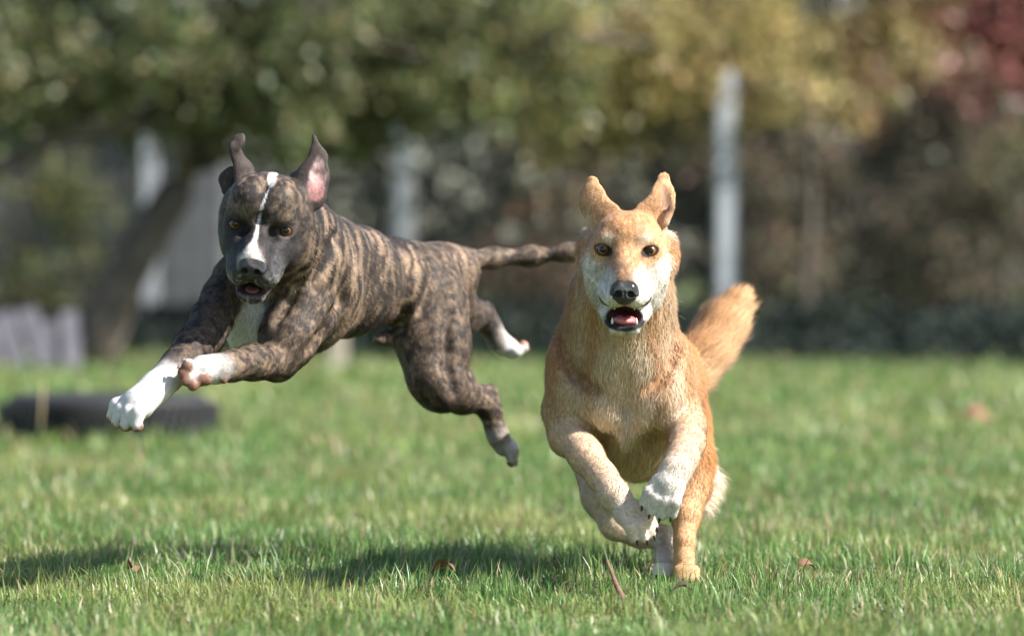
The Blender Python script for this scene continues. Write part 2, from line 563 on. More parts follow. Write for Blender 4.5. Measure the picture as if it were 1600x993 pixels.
GREEN = [(.080, .115, .042), (.10, .14, .05), (.13, .16, .06), (.062, .09, .038), (.15, .16, .075), (.16, .145, .08)]
OLIVE = [(.14, .145, .05), (.17, .16, .055), (.105, .115, .04), (.20, .165, .07)]
YELLOW = [(.33, .275, .10), (.40, .33, .13), (.26, .235, .08), (.19, .185, .065), (.30, .20, .09)]
RED = [(.28, .10, .09), (.33, .125, .115), (.22, .085, .075), (.24, .14, .11)]
RUST = [(.24, .12, .065), (.17, .10, .06), (.13, .10, .055), (.28, .17, .11)]
DARK = [(.038, .044, .032), (.048, .052, .040), (.030, .036, .026), (.060, .056, .046)]
MIXED = [(.20, .165, .125), (.16, .135, .10), (.12, .13, .08), (.10, .12, .07), (.25, .19, .15), (.21, .13, .11)]

def build_trees():
    # old leaning fruit tree on the left
    D = 26.4
    r0 = P(140, 578, D); r0[2] = -.05
    stem = [r0, P(158, 520, D), P(192, 440, D), P(232, 365, D + .1), P(275, 300, D + .1), P(318, 245, D + .2)]
    tr = [(stem, [.19, .15, .135, .125, .125, .12]),
          ([P(318, 245, D + .2), P(352, 190, D + .2), P(420, 110, D + .3), P(520, -40, D + .3), P(600, -220, D + .4)], [.12, .10, .08, .06, .035]),
          ([P(290, 282, D + .1), P(285, 235, D), P(262, 180, D - .1), P(230, 100, D - .1), P(200, -60, D), P(180, -260, D)], [.06, .055, .05, .045, .04, .03]),
          ([P(250, 190, D - .1), P(170, 196, D - .3), P(90, 212, D - .4), P(30, 245, D - .5), P(-60, 300, D - .6)], [.075, .07, .065, .055, .04]),
          ([P(352, 190, D + .2), P(500, 150, D + .1), P(680, 90, D), P(860, 50, D), P(1020, 70, D)], [.06, .05, .04, .03, .015]),
          ([P(318, 245, D + .2), P(420, 240, D + .4), P(560, 250, D + .5), P(640, 275, D + .6)], [.05, .035, .025, .012])]
    cl = []
    for x, y, dz, rx, rz, sh in (
            (-180, 70, 0, .55, .45, 1), (-40, 60, -.3, .55, .42, 1.1), (70, 130, -.4, .40, .24, .8), (120, 40, .2, .6, .5, 1.3), (250, 90, -.4, .5, .34, 1.2),
            (360, 60, .2, .55, .42, 1.2), (420, 150, .1, .42, .22, .9), (520, 60, -.3, .55, .42, 1.2), (590, 165, .2, .34, .16, .6), (660, 60, .3, .55, .45, 1.2), (560, 215, .4, .25, .1, .25),
            (720, 140, -.2, .36, .22, .7), (800, 50, .1, .55, .40, 1.1), (300, 175, .3, .3, .14, .4), (180, 165, .3, .35, .16, .5), (860, 130, .3, .3, .22, .5), (30, 160, .4, .35, .2, .5), (470, 190, -.4, .28, .1, .35)):
        cl.append((P(x, y, D + dz), (rx, .6, rz), sh, None if x < 600 else GREEN + OLIVE))
    for x, y, rx, rz in ((-200, -150, 1.1, .7), (100, -180, 1.2, .7), (420, -170, 1.2, .7), (750, -150, 1.2, .7), (280, -420, 1.4, .8), (600, -400, 1.4, .8), (0, -380, 1.0, .7)):
        cl.append((P(x, y, D + .2), (rx, 1.1, rz), 1.3, GREEN))
    make_tree('leaning_tree', r0, 'old dark-trunked tree leaning right with green leafy crown beside grey boards', tr, cl, GREEN + [(.12, .105, .045), (.17, .16, .08)], 25000, .092, BARK)
    # yellow autumn tree whose boughs hang over the fence
    D = 31.6
    r0 = P(1262, 555, D); r0[2] = -.05
    tr = [([r0, P(1258, 430, D), P(1268, 300, D), P(1250, 160, D), P(1240, -20, D), P(1250, -300, D)], [.06, .05, .045, .05, .045, .03]),
          ([P(1252, 190, D), P(1150, 110, D - 1.2), P(1040, 90, D - 2.2), P(900, 110, D - 2.6)], [.045, .04, .03, .012]),
          ([P(1250, 160, D), P(1340, 60, D - .6), P(1420, -40, D - .8), P(1500, -160, D - 1)], [.045, .04, .03, .012])]
    cl = []
    for x, y, dz, rx, rz, sh in ((870, 150, -2.6, .35, .25, .7), (900, 60, -2.6, .5, .35, 1), (980, 130, -2.5, .38, .28, 1), (1060, 70, -2.4, .5, .36, 1.1), (1085, 165, -2.3, .3, .2, .5), (960, 195, -2.4, .28, .14, .4), (850, 215, -2.4, .2, .12, .2),
                                 (1180, 60, -1.8, .5, .4, 1.1), (1230, 140, -2.2, .34, .2, .6), (1300, 90, -1.0, .45, .35, .9), (1280, 170, -1.6, .3, .12, .35), (1390, 30, -.8, .5, .4, .9), (1340, 150, -1.2, .22, .14, .25)):
        cl.append((P(x, y, D + dz), (rx, .5, rz), sh, YELLOW if x < 1250 else YELLOW + RUST))
    for x, y in ((950, -130), (1150, -160), (1350, -150), (1100, -360), (1320, -380)):
        cl.append((P(x, y, D - 1), (1.1, 1.0, .8), 1.3, YELLOW + OLIVE))
    make_tree('autumn_tree', r0, 'autumn tree with yellow leaves hanging over the tallest pale fence post', tr, cl, YELLOW, 13000, .092, BARK)
    # red-leaved tree at the top right
    D = 34.0
    r0 = P(1530, 548, D); r0[2] = -.05
    tr = [([r0, P(1524, 430, D), P(1536, 300, D), P(1520, 170, D), P(1530, 20, D), P(1520, -240, D)], [.085, .07, .06, .055, .045, .03]),
          ([P(1525, 200, D), P(1470, 110, D - .3), P(1430, 30, D - .5)], [.04, .03, .012])]
    cl = [(P(x, y, D - .8 + dz), (rx, .6, rz), sh, c_) for x, y, dz, rx, rz, sh, c_ in (
        (1460, 45, 0, .60, .42, 1.6, RED), (1560, 65, .1, .55, .45, 1.7, RED), (1500, 125, -.2, .45, .24, .9, RED), (1640, 60, 0, .5, .45, 1, RED), (1440, 100, .2, .22, .2, .3, RED),
        (1500, -90, 0, .9, .5, 1.4, RED), (1660, -120, 0, .9, .6, 1.4, RED), (1560, -300, 0, 1, .7, 1.4, RED))]
    make_tree('red_tree', r0, 'tree with deep red autumn leaves behind the fence at the upper right', tr, cl, RED, 10500, .09, BARK)

def shrub(name, label, px, D, w, h, cols, n, size, stems=9, bark=BARK, lean=.0, group=None):
    r0 = P(px, 545, D); r0[2] = -.03
    tr, cl = [], []
    for k in range(stems):
        a = RNG.uniform(-.5, .5)
        top = r0 + np.array([w * a * 1.5 + lean, RNG.uniform(-.35, .35), h * RNG.uniform(.6, .95)])
        p = branch_path(r0 + np.array([w * a * .7, RNG.uniform(-.15, .15), 0]), top, 0, .06, 6)
        tr.append((p, list(np.linspace(.022, .006, 6))))
    m = int(10 + 4 * w * h)
    for k in range(m):
        cc = r0 + np.array([RNG.uniform(-.5, .5) * w, RNG.uniform(-.45, .45), h * (.12 + .83 * RNG.random())])
        cl.append((cc, (.30, .28, .26), 1.0, None))
    return make_tree(name, r0, label, tr, cl, cols, n, size, bark, twigs=False, group=group, cat='shrub', lm=LEAF_MATT)

def build_shrubs():
    shrub('dark_hedge_bush', 'bush coloured dark for the shade behind the fence between the two dogs, nearer the brindle dog', 720, 33.6, 1.7, 3.3, DARK, 7500, .075, 8, BARK)  # dark leaf colours stand in for the shade over this part of the hedge
    shrub('dark_hedge_bush', 'bush coloured dark for the shade behind the fence directly behind the tan dog', 955, 33.8, 1.7, 3.3, DARK, 7500, .075, 8, BARK)
    shrub('dark_hedge_bush', 'bush coloured dark for the shade just right of the tallest pale fence post', 1160, 34.4, 1.5, 3.0, DARK + MIXED[:2], 6500, .075, 8, BARK)
    shrub('dark_hedge_bush', 'dark green bush behind the pale post that rises over the brindle dog', 545, 34.4, 1.5, 3.0, DARK + GREEN[:1], 6000, .075, 8, BARK)
    shrub('brown_bush', 'brownish thin-stemmed shrub left of the autumn tree trunk', 1215, 32.6, .8, 1.7, MIXED + RUST[1:3], 2300, .07, 12)
    shrub('brown_bush', 'brown and green shrub with pale upright stems right of the autumn tree trunk', 1355, 33.0, 1.2, 2.5, MIXED, 4600, .07, 14)
    shrub('brown_bush', 'rosy brown shrub under the red-leaved tree', 1470, 33.2, 1.1, 2.3, MIXED + RUST[:1] + RED[3:], 3800, .07, 14)
    shrub('brown_bush', 'olive and brown shrub at the right edge of the picture', 1600, 33.0, 1.3, 2.3, MIXED + OLIVE, 4600, .07, 12)
    shrub('brown_bush', 'tall brown hedge shrub far behind the autumn tree', 1400, 36.5, 3.4, 3.9, MIXED + DARK, 9000, .09, 12)
    shrub('brown_bush', 'low rusty shrub behind the fence between tan dog and brindle dog tail', 800, 32.4, .8, 1.0, RUST + MIXED, 1500, .06, 9)
    shrub('rust_bush', 'rust-leaved shrub reaching up above the brindle dog tail', 885, 32.3, .45, 2.25, RUST + YELLOW[:1], 650, .08, 6)
    shrub('green_bush', 'loose green shrub in front of the grey shed at the far left', 20, 33.6, 1.2, 1.6, GREEN + OLIVE, 3000, .07, 10)
    shrub('green_bush', 'tall dark green shrub above the grey shed roof', 150, 40.5, 3.6, 4.4, DARK + GREEN[:2], 8000, .09, 10, BARK)
    shrub('green_bush', 'green shrub in front of the grey shed behind the leaning trunk', 140, 34.0, .8, 1.3, DARK + GREEN, 2000, .07, 9)
    n = 30000
    x = RNG.uniform(-14, 14, n); y = RNG.uniform(39.5, 43, n); z = RNG.random(n) ** .8 * (4.6 + 1.4 * fbm(x * .4, 0 * x, 0 * x, 81, 3))
    v, t, c = leaf_cloud(np.stack([x, y, z], 1), RNG.normal(0, 1, (n, 3)) + np.array([0, -.4, -.3]), .20 * RNG.uniform(.6, 1.3, n),
                         mix(pick(DARK + MIXED[2:4], n), pick(MIXED, n), sstep(2, 7, x) * .6), .7, simple=True)
    o = link(bpy.data.objects.new('thicket', mesh_np('thicket', v, t, LEAF_MATT, False, c, 'leaf')))
    tag(o, 'dense dark thicket closing off the view behind the fence', 'thicket', kind='stuff')
    # low leaf bank coloured dark to stand for the shade at the fence foot
    n = 34000
    x = RNG.uniform(-9, 11, n); v_ = RNG.random(n); fy = np.interp(x, [-5.8, -4.4, -2.8, -.78, 1.47, 3.77, 6.1], [35.6, 34.4, 33.0, 30.6, 29.2, 28.4, 27.9])
    y = fy - 2.2 + 3.4 * v_
    h = .09 + .50 * fbm(x * 1.3, y * 1.3, 0 * x, 71, 3) * np.exp(-((v_ - .45) / .36) ** 2)
    p = np.stack([x, y, h * RNG.random(n) ** .5], 1)
    v, t, c = leaf_cloud(p, RNG.normal(0, 1, (n, 3)) + np.array([0, -.5, .6]), .085 * RNG.uniform(.6, 1.3, n), pick([(.022, .032, .028), (.030, .040, .033), (.018, .026, .024)], n), simple=True)
    o = link(bpy.data.objects.new('ivy', mesh_np('ivy', v, t, LEAF_MATT, False, c, 'leaf')))
    tag(o, 'low leafy strip along the foot of the fence, coloured dark for the shade there', 'ivy', kind='stuff')

# ------------------------------------------------------------------ fence, shed, boards, tyre
def box(c, ax, ay, az, hx, hy, hz, bev=0.0):
    c = np.asarray(c, float); v = []
    for i in (-1, 1):
        for j in (-1, 1):
            for k in (-1, 1):
                v.append(c + i * hx * ax + j * hy * ay + k * hz * az)
    f = [(0, 1, 3, 2), (4, 6, 7, 5), (0, 4, 5, 1), (2, 3, 7, 6), (0, 2, 6, 4), (1, 5, 7, 3)]
    return v, f

def bevel_box(name, size, mat, bev=.012, seg=2):
    bm = bmesh.new(); bmesh.ops.create_cube(bm, size=1.0)
    for v in bm.verts: v.co = Vector((v.co.x * size[0], v.co.y * size[1], v.co.z * size[2] + size[2] / 2))
    bmesh.ops.bevel(bm, geom=bm.edges[:], offset=bev, segments=seg, affect='EDGES')
    me = bpy.data.meshes.new(name); bm.to_mesh(me); bm.free(); me.materials.append(mat)
    return me

def build_fence():
    wood = plain('weathered_post', (.33, .355, .38), .85, .2, bump=.5, bscale=14, var=.18, vscale=6)
    wire = plain('fence_wire', (.055, .062, .06), .5, .5)
    px = [(-330, 35.6), (-60, 34.4), (235, 33.0), (630, 30.6), (1135, 29.2), (1685, 28.4), (2260, 27.9)]
    feet = []
    for x, d in px:
        p = P(x, 560, d); p[2] = 0; feet.append(p)
    e = link(bpy.data.objects.new('wire_fence', None)); e.location = feet[3]
    tag(e, 'wire mesh fence with pale grey square posts behind the dogs', 'fence')
    o0 = feet[3]
    me = bevel_box('post', (.14, .14, 1.98), wood, .015)
    for p in feet:
        q = link(bpy.data.objects.new('post', me), e); q.location = Vector((p - o0).tolist())
        q.rotation_euler = (RNG.normal(0, .006), RNG.normal(0, .006), .12)
    for a, b in zip(feet[:-1], feet[1:]):
        d = b - a; L = np.linalg.norm(d); d = d / L; nrm = np.array([-d[1], d[0], 0])
        V, F = [], []
        def add(v, f):
            o = len(V); V.extend(v); F.extend([tuple(i + o for i in q) for q in f])
        m = int((L - .17) / .05)
        for i in range(m + 1):
            t = .085 + (L - .17) * i / m
            add(*box(a + d * t + np.array([0, 0, .98]) - nrm * .02, d, nrm, np.array([0, 0, 1.]), .0022, .0022, .90))
        for z in (.10, .35, .62, .90, 1.18, 1.46, 1.70, 1.86):
            add(*box(a + d * L / 2 + np.array([0, 0, z]) - nrm * .0262, d, nrm, np.array([0, 0, 1.]), (L - .17) / 2, .003, .003))
        me2 = mesh_pd('mesh_panel', np.array(V) - o0, F, wire, False)
        link(bpy.data.objects.new('mesh_panel', me2), e)

def build_shed():
    wood = plain('grey_plank', (.045, .047, .052), .9, .2, bump=.6, bscale=18, var=.35, vscale=5)
    woodb = plain('grey_plank_pale', (.10, .104, .115), .9, .2, bump=.6, bscale=18, var=.3, vscale=5)
    roof = plain('roof_felt', (.05, .05, .055), .9, .2, bump=.5, bscale=60)
    c0 = P(36, 545, 37.5); c0[2] = 0
    e = link(bpy.data.objects.new('shed', None)); e.location = c0
    tag(e, 'weathered grey plank shed behind the fence and the leaning trunk', 'shed')
    W, Dp, Hh = 3.5, 1.8, 2.0
    Z = np.array([0, 0, 1.]); X = np.array([1., 0, 0]); Y = np.array([0, 1., 0])
    n = 22
    me = [bevel_box('plank', (W / n - .012, .03, Hh), m_, .004, 1) for m_ in (wood, woodb)]
    for i in range(n):
        o = link(bpy.data.objects.new('plank', me[1 if RNG.random() < .12 or i > n - 4 else 0]), e)
        o.location = (-W / 2 + (i + .5) * W / n, RNG.normal(0, .004), 0)
    ns = 11
    mes = [bevel_box('plank', (.03, Dp / ns - .012, Hh), m_, .004, 1) for m_ in (wood, woodb)]
    for s in (-1, 1):
        for i in range(ns):
            o = link(bpy.data.objects.new('plank', mes[1 if RNG.random() < .4 else 0]), e)
            o.location = (s * (W / 2 - .017), .03 + (i + .5) * Dp / ns, 0)
    v, f = box(np.array([0, Dp * .5, Hh * .5]), X, Y, Z, W / 2 - .05, Dp / 2 - .03, Hh / 2 - .02)
    link(bpy.data.objects.new('inner_wall', mesh_pd('inner_wall', v, f, roof, False)), e)
    ry = norm((0, 1, .12)); rz = np.cross(X, ry)
    v, f = box(np.array([0, Dp * .5, Hh + .17]), X, ry, rz, W / 2 + .15, Dp / 2 + .2, .04)
    link(bpy.data.objects.new('roof', mesh_pd('roof', v, f, roof, False)), e)

def build_boards():
    m1 = plain('bleached_board', (.12, .117, .135), .9, .2, bump=.5, bscale=20, var=.2, vscale=6)
    D = 25.6
    o0 = P(55, 580, D); o0[2] = 0
    e = link(bpy.data.objects.new('board_pile', None)); e.location = o0
    tag(e, 'heap of bleached grey boards leaning at the foot of the tree', 'board pile')
    specs = [((-30, 495), (-5, 585), .07), ((6, 490), (32, 585), .06), ((42, 485), (78, 585), .06), ((72, 505), (98, 586), .05), ((108, 489), (114, 584), .05), ((-70, 500), (-50, 585), .06)]
    for (a, b, w) in specs:
        A, B_ = P(*a, D + .25), P(*b, D - RNG.uniform(.0, .2)); B_[2] = .0
        az = norm(A - B_); ax = norm(np.cross((0, -1, .2), az)); ay = np.cross(az, ax)
        v, f = box((A + B_) / 2, ax, ay, az, w, .016, np.linalg.norm(A - B_) / 2)
        link(bpy.data.objects.new('board', mesh_pd('board', np.array(v) - o0, f, m1, False)), e)

def build_tyre():
    rub = plain('tyre_rubber', (.020, .021, .023), .75, .3, bump=.4, bscale=60, var=.3, vscale=10)
    c = P(170, 671, 14.6); c[2] = 0
    e = link(bpy.data.objects.new('tyre', None)); e.location = c
    tag(e, 'old black car tyre lying flat in the grass', 'tyre')
    prof = [(.200, .02), (.196, .05), (.205, .075), (.26, .085), (.32, .080), (.348, .066), (.358, .045), (.360, .0), (.358, -.045), (.348, -.066), (.32, -.080), (.26, -.085), (.205, -.075), (.196, -.05)]
    sx = .98; N = 72
    V, F = [], []
    for i in range(N):
        a = 2 * math.pi * i / N
        for r, z in prof: V.append((r * sx * math.cos(a), r * sx * math.sin(a), z + .070))
    k = len(prof)
    for i in range(N):
        for j in range(k):
            F.append((i * k + j, ((i + 1) % N) * k + j, ((i + 1) % N) * k + (j + 1) % k, i * k + (j + 1) % k))
    link(bpy.data.objects.new('casing', mesh_pd('casing', V, F, rub)), e)
    V, F = [], []
    for i in range(60):
        for row in range(3):
            a = 2 * math.pi * (i + .33 * row) / 60
            d = np.array([math.cos(a), math.sin(a), 0]); t = np.array([-math.sin(a), math.cos(a), 0])
            v, f = box(d * .372 + np.array([0, 0, .070 + (row - 1) * .038]), d, t, np.array([0, 0, 1.]), .006, .0135, .015)
            o = len(V); V += v; F += [tuple(q + o for q in g) for g in f]
    tr = link(bpy.data.objects.new('tread', mesh_pd('tread', V, F, rub, False)), e)

# ------------------------------------------------------------------ small things in the grass
def stalk(name, label, cat, pts, rads, mat, leafy=False):
    p0 = np.array(pts[-1], float)
    v, f = tube(pts, rads, 8)
    o = link(bpy.data.objects.new(name, mesh_pd(name, np.array(v) - p0, f, mat))); o.location = p0
    return tag(o, label, cat)

def build_small():
    dry = plain('dry_stalk', (.17, .105, .075), .9, .2, bump=.4, bscale=120, var=.35, vscale=60)
    pale = plain('pale_wood', (.42, .37, .30), .9, .2, bump=.4, bscale=30, var=.2, vscale=12)
    b = P(979, 948, 7.06); b[2] = -.01
    stalk('twig', 'brown broken twig standing in the grass in front of the tan dog', 'twig',
          [P(948, 874, 7.10), P(955, 893, 7.095), P(964, 915, 7.08), P(972, 932, 7.07), b], [.0022, .0034, .0045, .0052, .0055], dry)
    b = P(62, 690, 14.2); b[2] = 0
    stalk('straw_stalk', 'pale dry stalk standing before the black tyre', 'stalk',
          [b + np.array([.012, 0, .20]), b + np.array([.006, 0, .12]), b], [.003, .005, .006], plain('straw', (.30, .24, .14), .9))
    b = P(527, 575, 26.0); b[2] = 0
    me = bevel_box('stake', (.11, .11, .30), pale, .012)
    o = link(bpy.data.objects.new('stake', me)); o.location = Vector(b.tolist())
    tag(o, 'short pale wooden stake in the grass below the brindle dog belly', 'stake')
    # fallen leaves
    leafm = plain('dead_leaf', (.16, .085, .05), .8, .3, bump=.3, bscale=80, var=.4, vscale=40)
    leafm2 = plain('dead_leaf_dark', (.06, .042, .035), .8, .3, bump=.3, bscale=80, var=.4, vscale=40)
    spots = [(1064, 942, 7.10, .032, 'dark curled dead leaf in front of the tan dog hind paw', leafm2),
             (1524, 660, 15.6, .12, 'reddish brown dead leaf in the far grass on the right', leafm),
             (690, 905, 7.5, .05, 'brown dead leaf in the shaded grass between the dogs', leafm),
             (1260, 900, 7.66, .035, 'small brown dead leaf in the sharp grass right of the tan dog', leafm),
             (205, 905, 7.6, .035, 'small brown dead leaf in the grass below the brindle dog paw', leafm)]
    for x, y, d, s, lab, m in spots:
        c = P(x, y, d); c[2] = max(c[2], .02) 
        V, F = [], []
        n = 9
        for i in range(n):
            t = i / (n - 1); w = s * .36 * math.sin(math.pi * min(1, t * .96 + .03)) ** .8
            cu = .35 * s * math.sin(t * 2.6)
            V += [(t * s - s / 2, -w, cu + w * .5), (t * s - s / 2, 0, cu), (t * s - s / 2, w, cu + w * .7)]
        for i in range(n - 1):
            for j in (0, 1):
                F.append((i * 3 + j, i * 3 + j + 1, i * 3 + j + 4, i * 3 + j + 3))
        o = link(bpy.data.objects.new('fallen_leaf', mesh_pd('fallen_leaf', V, F, m)))
        o.location = Vector(c.tolist()); o.rotation_euler = (RNG.normal(0, .5), RNG.normal(0, .4), RNG.uniform(0, 6))
        tag(o, lab, 'leaf', 'dead leaves in the grass')

if DO_BACK:
    build_ground()
    build_fence()
    build_shed()
    build_trees()
    build_shrubs()
    build_boards()
    build_tyre()
    build_small()
if DO_GRASS:
    build_grass()

# ------------------------------------------------------------------ dogs: shared builders
class Frame:
    def __init__(self, o, right, fwd):
        self.o = np.asarray(o, float)
        f = norm(fwd)
        r = np.asarray(right, float); r = norm(r - (r @ f) * f)
        self.r, self.f, self.u = r, f, np.cross(r, f)
        if self.u[2] < 0: self.u = -self.u
    def __call__(self, x, y, z):
        return self.o + x * self.r + y * self.f + z * self.u
    @property
    def axes(self):
        return (self.r, self.f, self.u)
    def vec(self, x, y, z):
        return x * self.r + y * self.f + z * self.u
    def local(self, V):
        d = V - self.o
        return d @ self.r, d @ self.f, d @ self.u

def paw(S, claws, wrist, base, toe_dir, dorsal, w=.030, rw=.022, toe_len=.036, rt=.0115, col='w', pads=None, spread=1.0, curl=.35, fur=.4, tk=.0055):
    """Metacarpus, four toes with knuckles, claws and pads."""
    t = norm(toe_dir); n = np.asarray(dorsal, float); n = norm(n - (n @ t) * t); s = np.cross(t, n)
    S.cone(wrist, base, rw, w * .84, k=.012, col=col, fur=fur, flow=t, part='paw')
    S.ell(base + t * .006, (s, t, n), (w * 1.0, w * .85, w * .62), k=.010, col=col, fur=fur, flow=t, part='paw')
    for i, (o, l) in enumerate(((-1.0, .80), (-.36, 1.0), (.36, 1.0), (1.0, .80))):
        a = base + s * o * w * .62 + n * .004
        kn = base + s * o * w * .92 * spread + t * (toe_len * .62 * l + .004) + n * .006
        tip = base + s * o * w * 1.02 * spread + t * (toe_len * l + .008) - n * (.006 + curl * .012)
        S.cone(a, kn, rt * .9, rt, k=tk, col=col, fur=fur * .6, flow=t, part='toe')
        S.cone(kn, tip, rt, rt * .82, k=tk, col=col, fur=fur * .45, flow=t, part='toe')
        claws.append((tip + t * rt * .45 + n * .0025, norm(t * .8 - n * .55), n))
        if pads is not None:
            S.ell(tip - n * rt * .62 - t * .002, (s, t, n), (rt * .78, rt * .9, rt * .5), k=.0025, col=pads, fur=0, part='pad')
    if pads is not None:
        S.ell(base - n * w * .52 + t * .004, (s, t, n), (w * .66, w * .52, w * .26), k=.004, col=pads, fur=0, part='pad')

def claw_mesh(tip, d, n, L=.012, r=.0034):
    d = norm(d); pts, rads = [], []
    for i in range(5):
        u = i / 4
        pts.append(tip + d * L * u * (1 - .12 * u) - norm(n) * L * .28 * u * u); rads.append(r * (1 - u) ** .7 + .0004)
    return tube(pts, rads, 7)

def finish_body(name, S, palette, paint, loc, mat, fur_mat, fur_n, fur_len, lift, relax_it=2, w_strand=.0006, clump=0.0, sig=.006, jitter=.20, simple=False):
    V, F = S.mesh(VOX)
    V = relax(V, F, relax_it)
    N = vnormals(V, F)
    rag = np.stack([(vnoise(V[:, 0] * 260, V[:, 1] * 260, V[:, 2] * 260, 300 + k) - .5) * .004 + (vnoise(V[:, 0] * 70, V[:, 1] * 70, V[:, 2] * 70, 310 + k) - .5) * .007 for k in range(3)], 1)
    ps, Wt = S.weights(V + rag, sig)
    keys = sorted(set(p['col'] for p in ps))
    zone = {k: sum(Wt[i] for i, p in enumerate(ps) if p['col'] == k) for k in keys}
    fl = sum(Wt[i][:, None] * p['flow'][None, :] for i, p in enumerate(ps))
    furw = sum(Wt[i] * p['fur'] for i, p in enumerate(ps))
    col = sum(zone[k][:, None] * np.array(palette[k])[None, :] for k in keys)
    col, furw, fl = paint(V, N, col, zone, furw, fl, S)
    col = np.clip(col, .004, .92)
    loc = np.asarray(loc, float)
    me = mesh_np(name, V - loc, F, mat, True, col)
    body = link(bpy.data.objects.new(name, me)); body.location = loc
    if not DO_FUR:
        return body
    # strands of the coat
    area = np.linalg.norm(np.cross(V[F[:, 2]] - V[F[:, 0]], V[F[:, 3]] - V[F[:, 1]]), axis=1) * .5
    fw = furw[F].mean(1)
    pr = area * np.where(fw > .03, np.clip(1.15 - .35 * np.sqrt(np.clip(fw, 0, 4)), .35, 1.1), 0)
    pr /= pr.sum()
    fi = RNG.choice(len(F), fur_n, p=pr)
    uv = RNG.random((fur_n, 2))
    q = F[fi]
    wq = np.stack([(1 - uv[:, 0]) * (1 - uv[:, 1]), uv[:, 0] * (1 - uv[:, 1]), uv[:, 0] * uv[:, 1], (1 - uv[:, 0]) * uv[:, 1]], 1)
    root = (V[q] * wq[:, :, None]).sum(1); n = (N[q] * wq[:, :, None]).sum(1); n /= np.linalg.norm(n, axis=1, keepdims=True)
    c = (col[q] * wq[:, :, None]).sum(1); L = (furw[q] * wq).sum(1) * fur_len; f = (fl[q] * wq[:, :, None]).sum(1)
    f = f - (f * n).sum(1, keepdims=True) * n
    nz = np.stack([vnoise(root[:, 0] * 38, root[:, 1] * 38, root[:, 2] * 38, 50 + k) - .5 for k in range(3)], 1)
    f = f / (np.linalg.norm(f, axis=1, keepdims=True) + 1e-6) + clump * 1.6 * nz + RNG.normal(0, .22, (fur_n, 3))
    f = f - (f * n).sum(1, keepdims=True) * n
    f /= np.linalg.norm(f, axis=1, keepdims=True) + 1e-9
    lf = np.clip(lift + RNG.normal(0, .12, fur_n) + .25 * (vnoise(root[:, 0] * 60, root[:, 1] * 60, root[:, 2] * 60, 9) - .5), .04, 1.2)[:, None]
    L = (L * RNG.uniform(.55, 1.25, fur_n))[:, None]
    d1 = f * np.cos(lf) + n * np.sin(lf); d2 = f * np.cos(lf * .45) + n * np.sin(lf * .45)
    d2[:, 2:3] -= .12; d2 /= np.linalg.norm(d2, axis=1, keepdims=True)
    mid = root + d1 * L * .5; tip = mid + d2 * L * .5
    s = np.cross(d1, n); s /= np.linalg.norm(s, axis=1, keepdims=True) + 1e-9
    w = w_strand * RNG.uniform(.6, 1.3, fur_n)[:, None]
    r0 = root - n * .0008
    m = 3 if simple else 5
    b = np.arange(fur_n) * m
    if simple:                       # a short hair is one sliver
        VV = np.stack([r0 - s * w, r0 + s * w, tip], 1).reshape(-1, 3)
        tri = np.stack([b, b + 1, b + 2], 1)
    else:
        VV = np.stack([r0 - s * w, r0 + s * w, mid + s * w * .8, mid - s * w * .8, tip], 1).reshape(-1, 3)
        tri = np.concatenate([np.stack([b, b + 1, b + 2], 1), np.stack([b, b + 2, b + 3], 1), np.stack([b + 3, b + 2, b + 4], 1)])
    jit = RNG.lognormal(-.012, jitter, fur_n)[:, None]
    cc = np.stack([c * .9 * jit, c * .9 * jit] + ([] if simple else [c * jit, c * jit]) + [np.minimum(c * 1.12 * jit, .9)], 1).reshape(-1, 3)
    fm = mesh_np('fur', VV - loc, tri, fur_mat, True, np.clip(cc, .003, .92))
    nn = n * .85 + s * RNG.normal(0, .14, (fur_n, 1)) + d1 * .10
    # keep the shading normal on the strand's outer side
    gn = np.cross(s, d1); gn *= np.sign((gn * n).sum(1, keepdims=True))
    nn = nn + gn * .25
    nn /= np.linalg.norm(nn, axis=1, keepdims=True)
    fm.normals_split_custom_set_from_vertices(np.repeat(nn, m, 0).astype(np.float32))
    fo = link(bpy.data.objects.new('fur', fm), body); tag(fo, kind='stuff')
    return body

def child(name, V, F, mat, body, label=None, smooth=True):
    loc = np.array(body.location)
    me = mesh_pd(name, np.asarray(V) - loc, F, mat, smooth)
    o = link(bpy.data.objects.new(name, me), body)
    if label: o['label'] = label
    return o

def whiskers(body, Hd, spots, mat):
    V, F = [], []
    for s in (-1, 1):
        for x, y, z, L, up_ in spots:
            a = Hd(s * x, y, z); d = Hd.vec(s * .9, -.12, up_)
            pts = [a + norm(d) * L * t + Hd.u * (-.25 * L * t * t) - Hd.f * (.35 * L * t * t) for t in (0, .33, .66, 1)]
            v, f = tube(pts, [.00026, .00022, .00018, .0001], 4)
            child('whisker', v, f, mat, body)

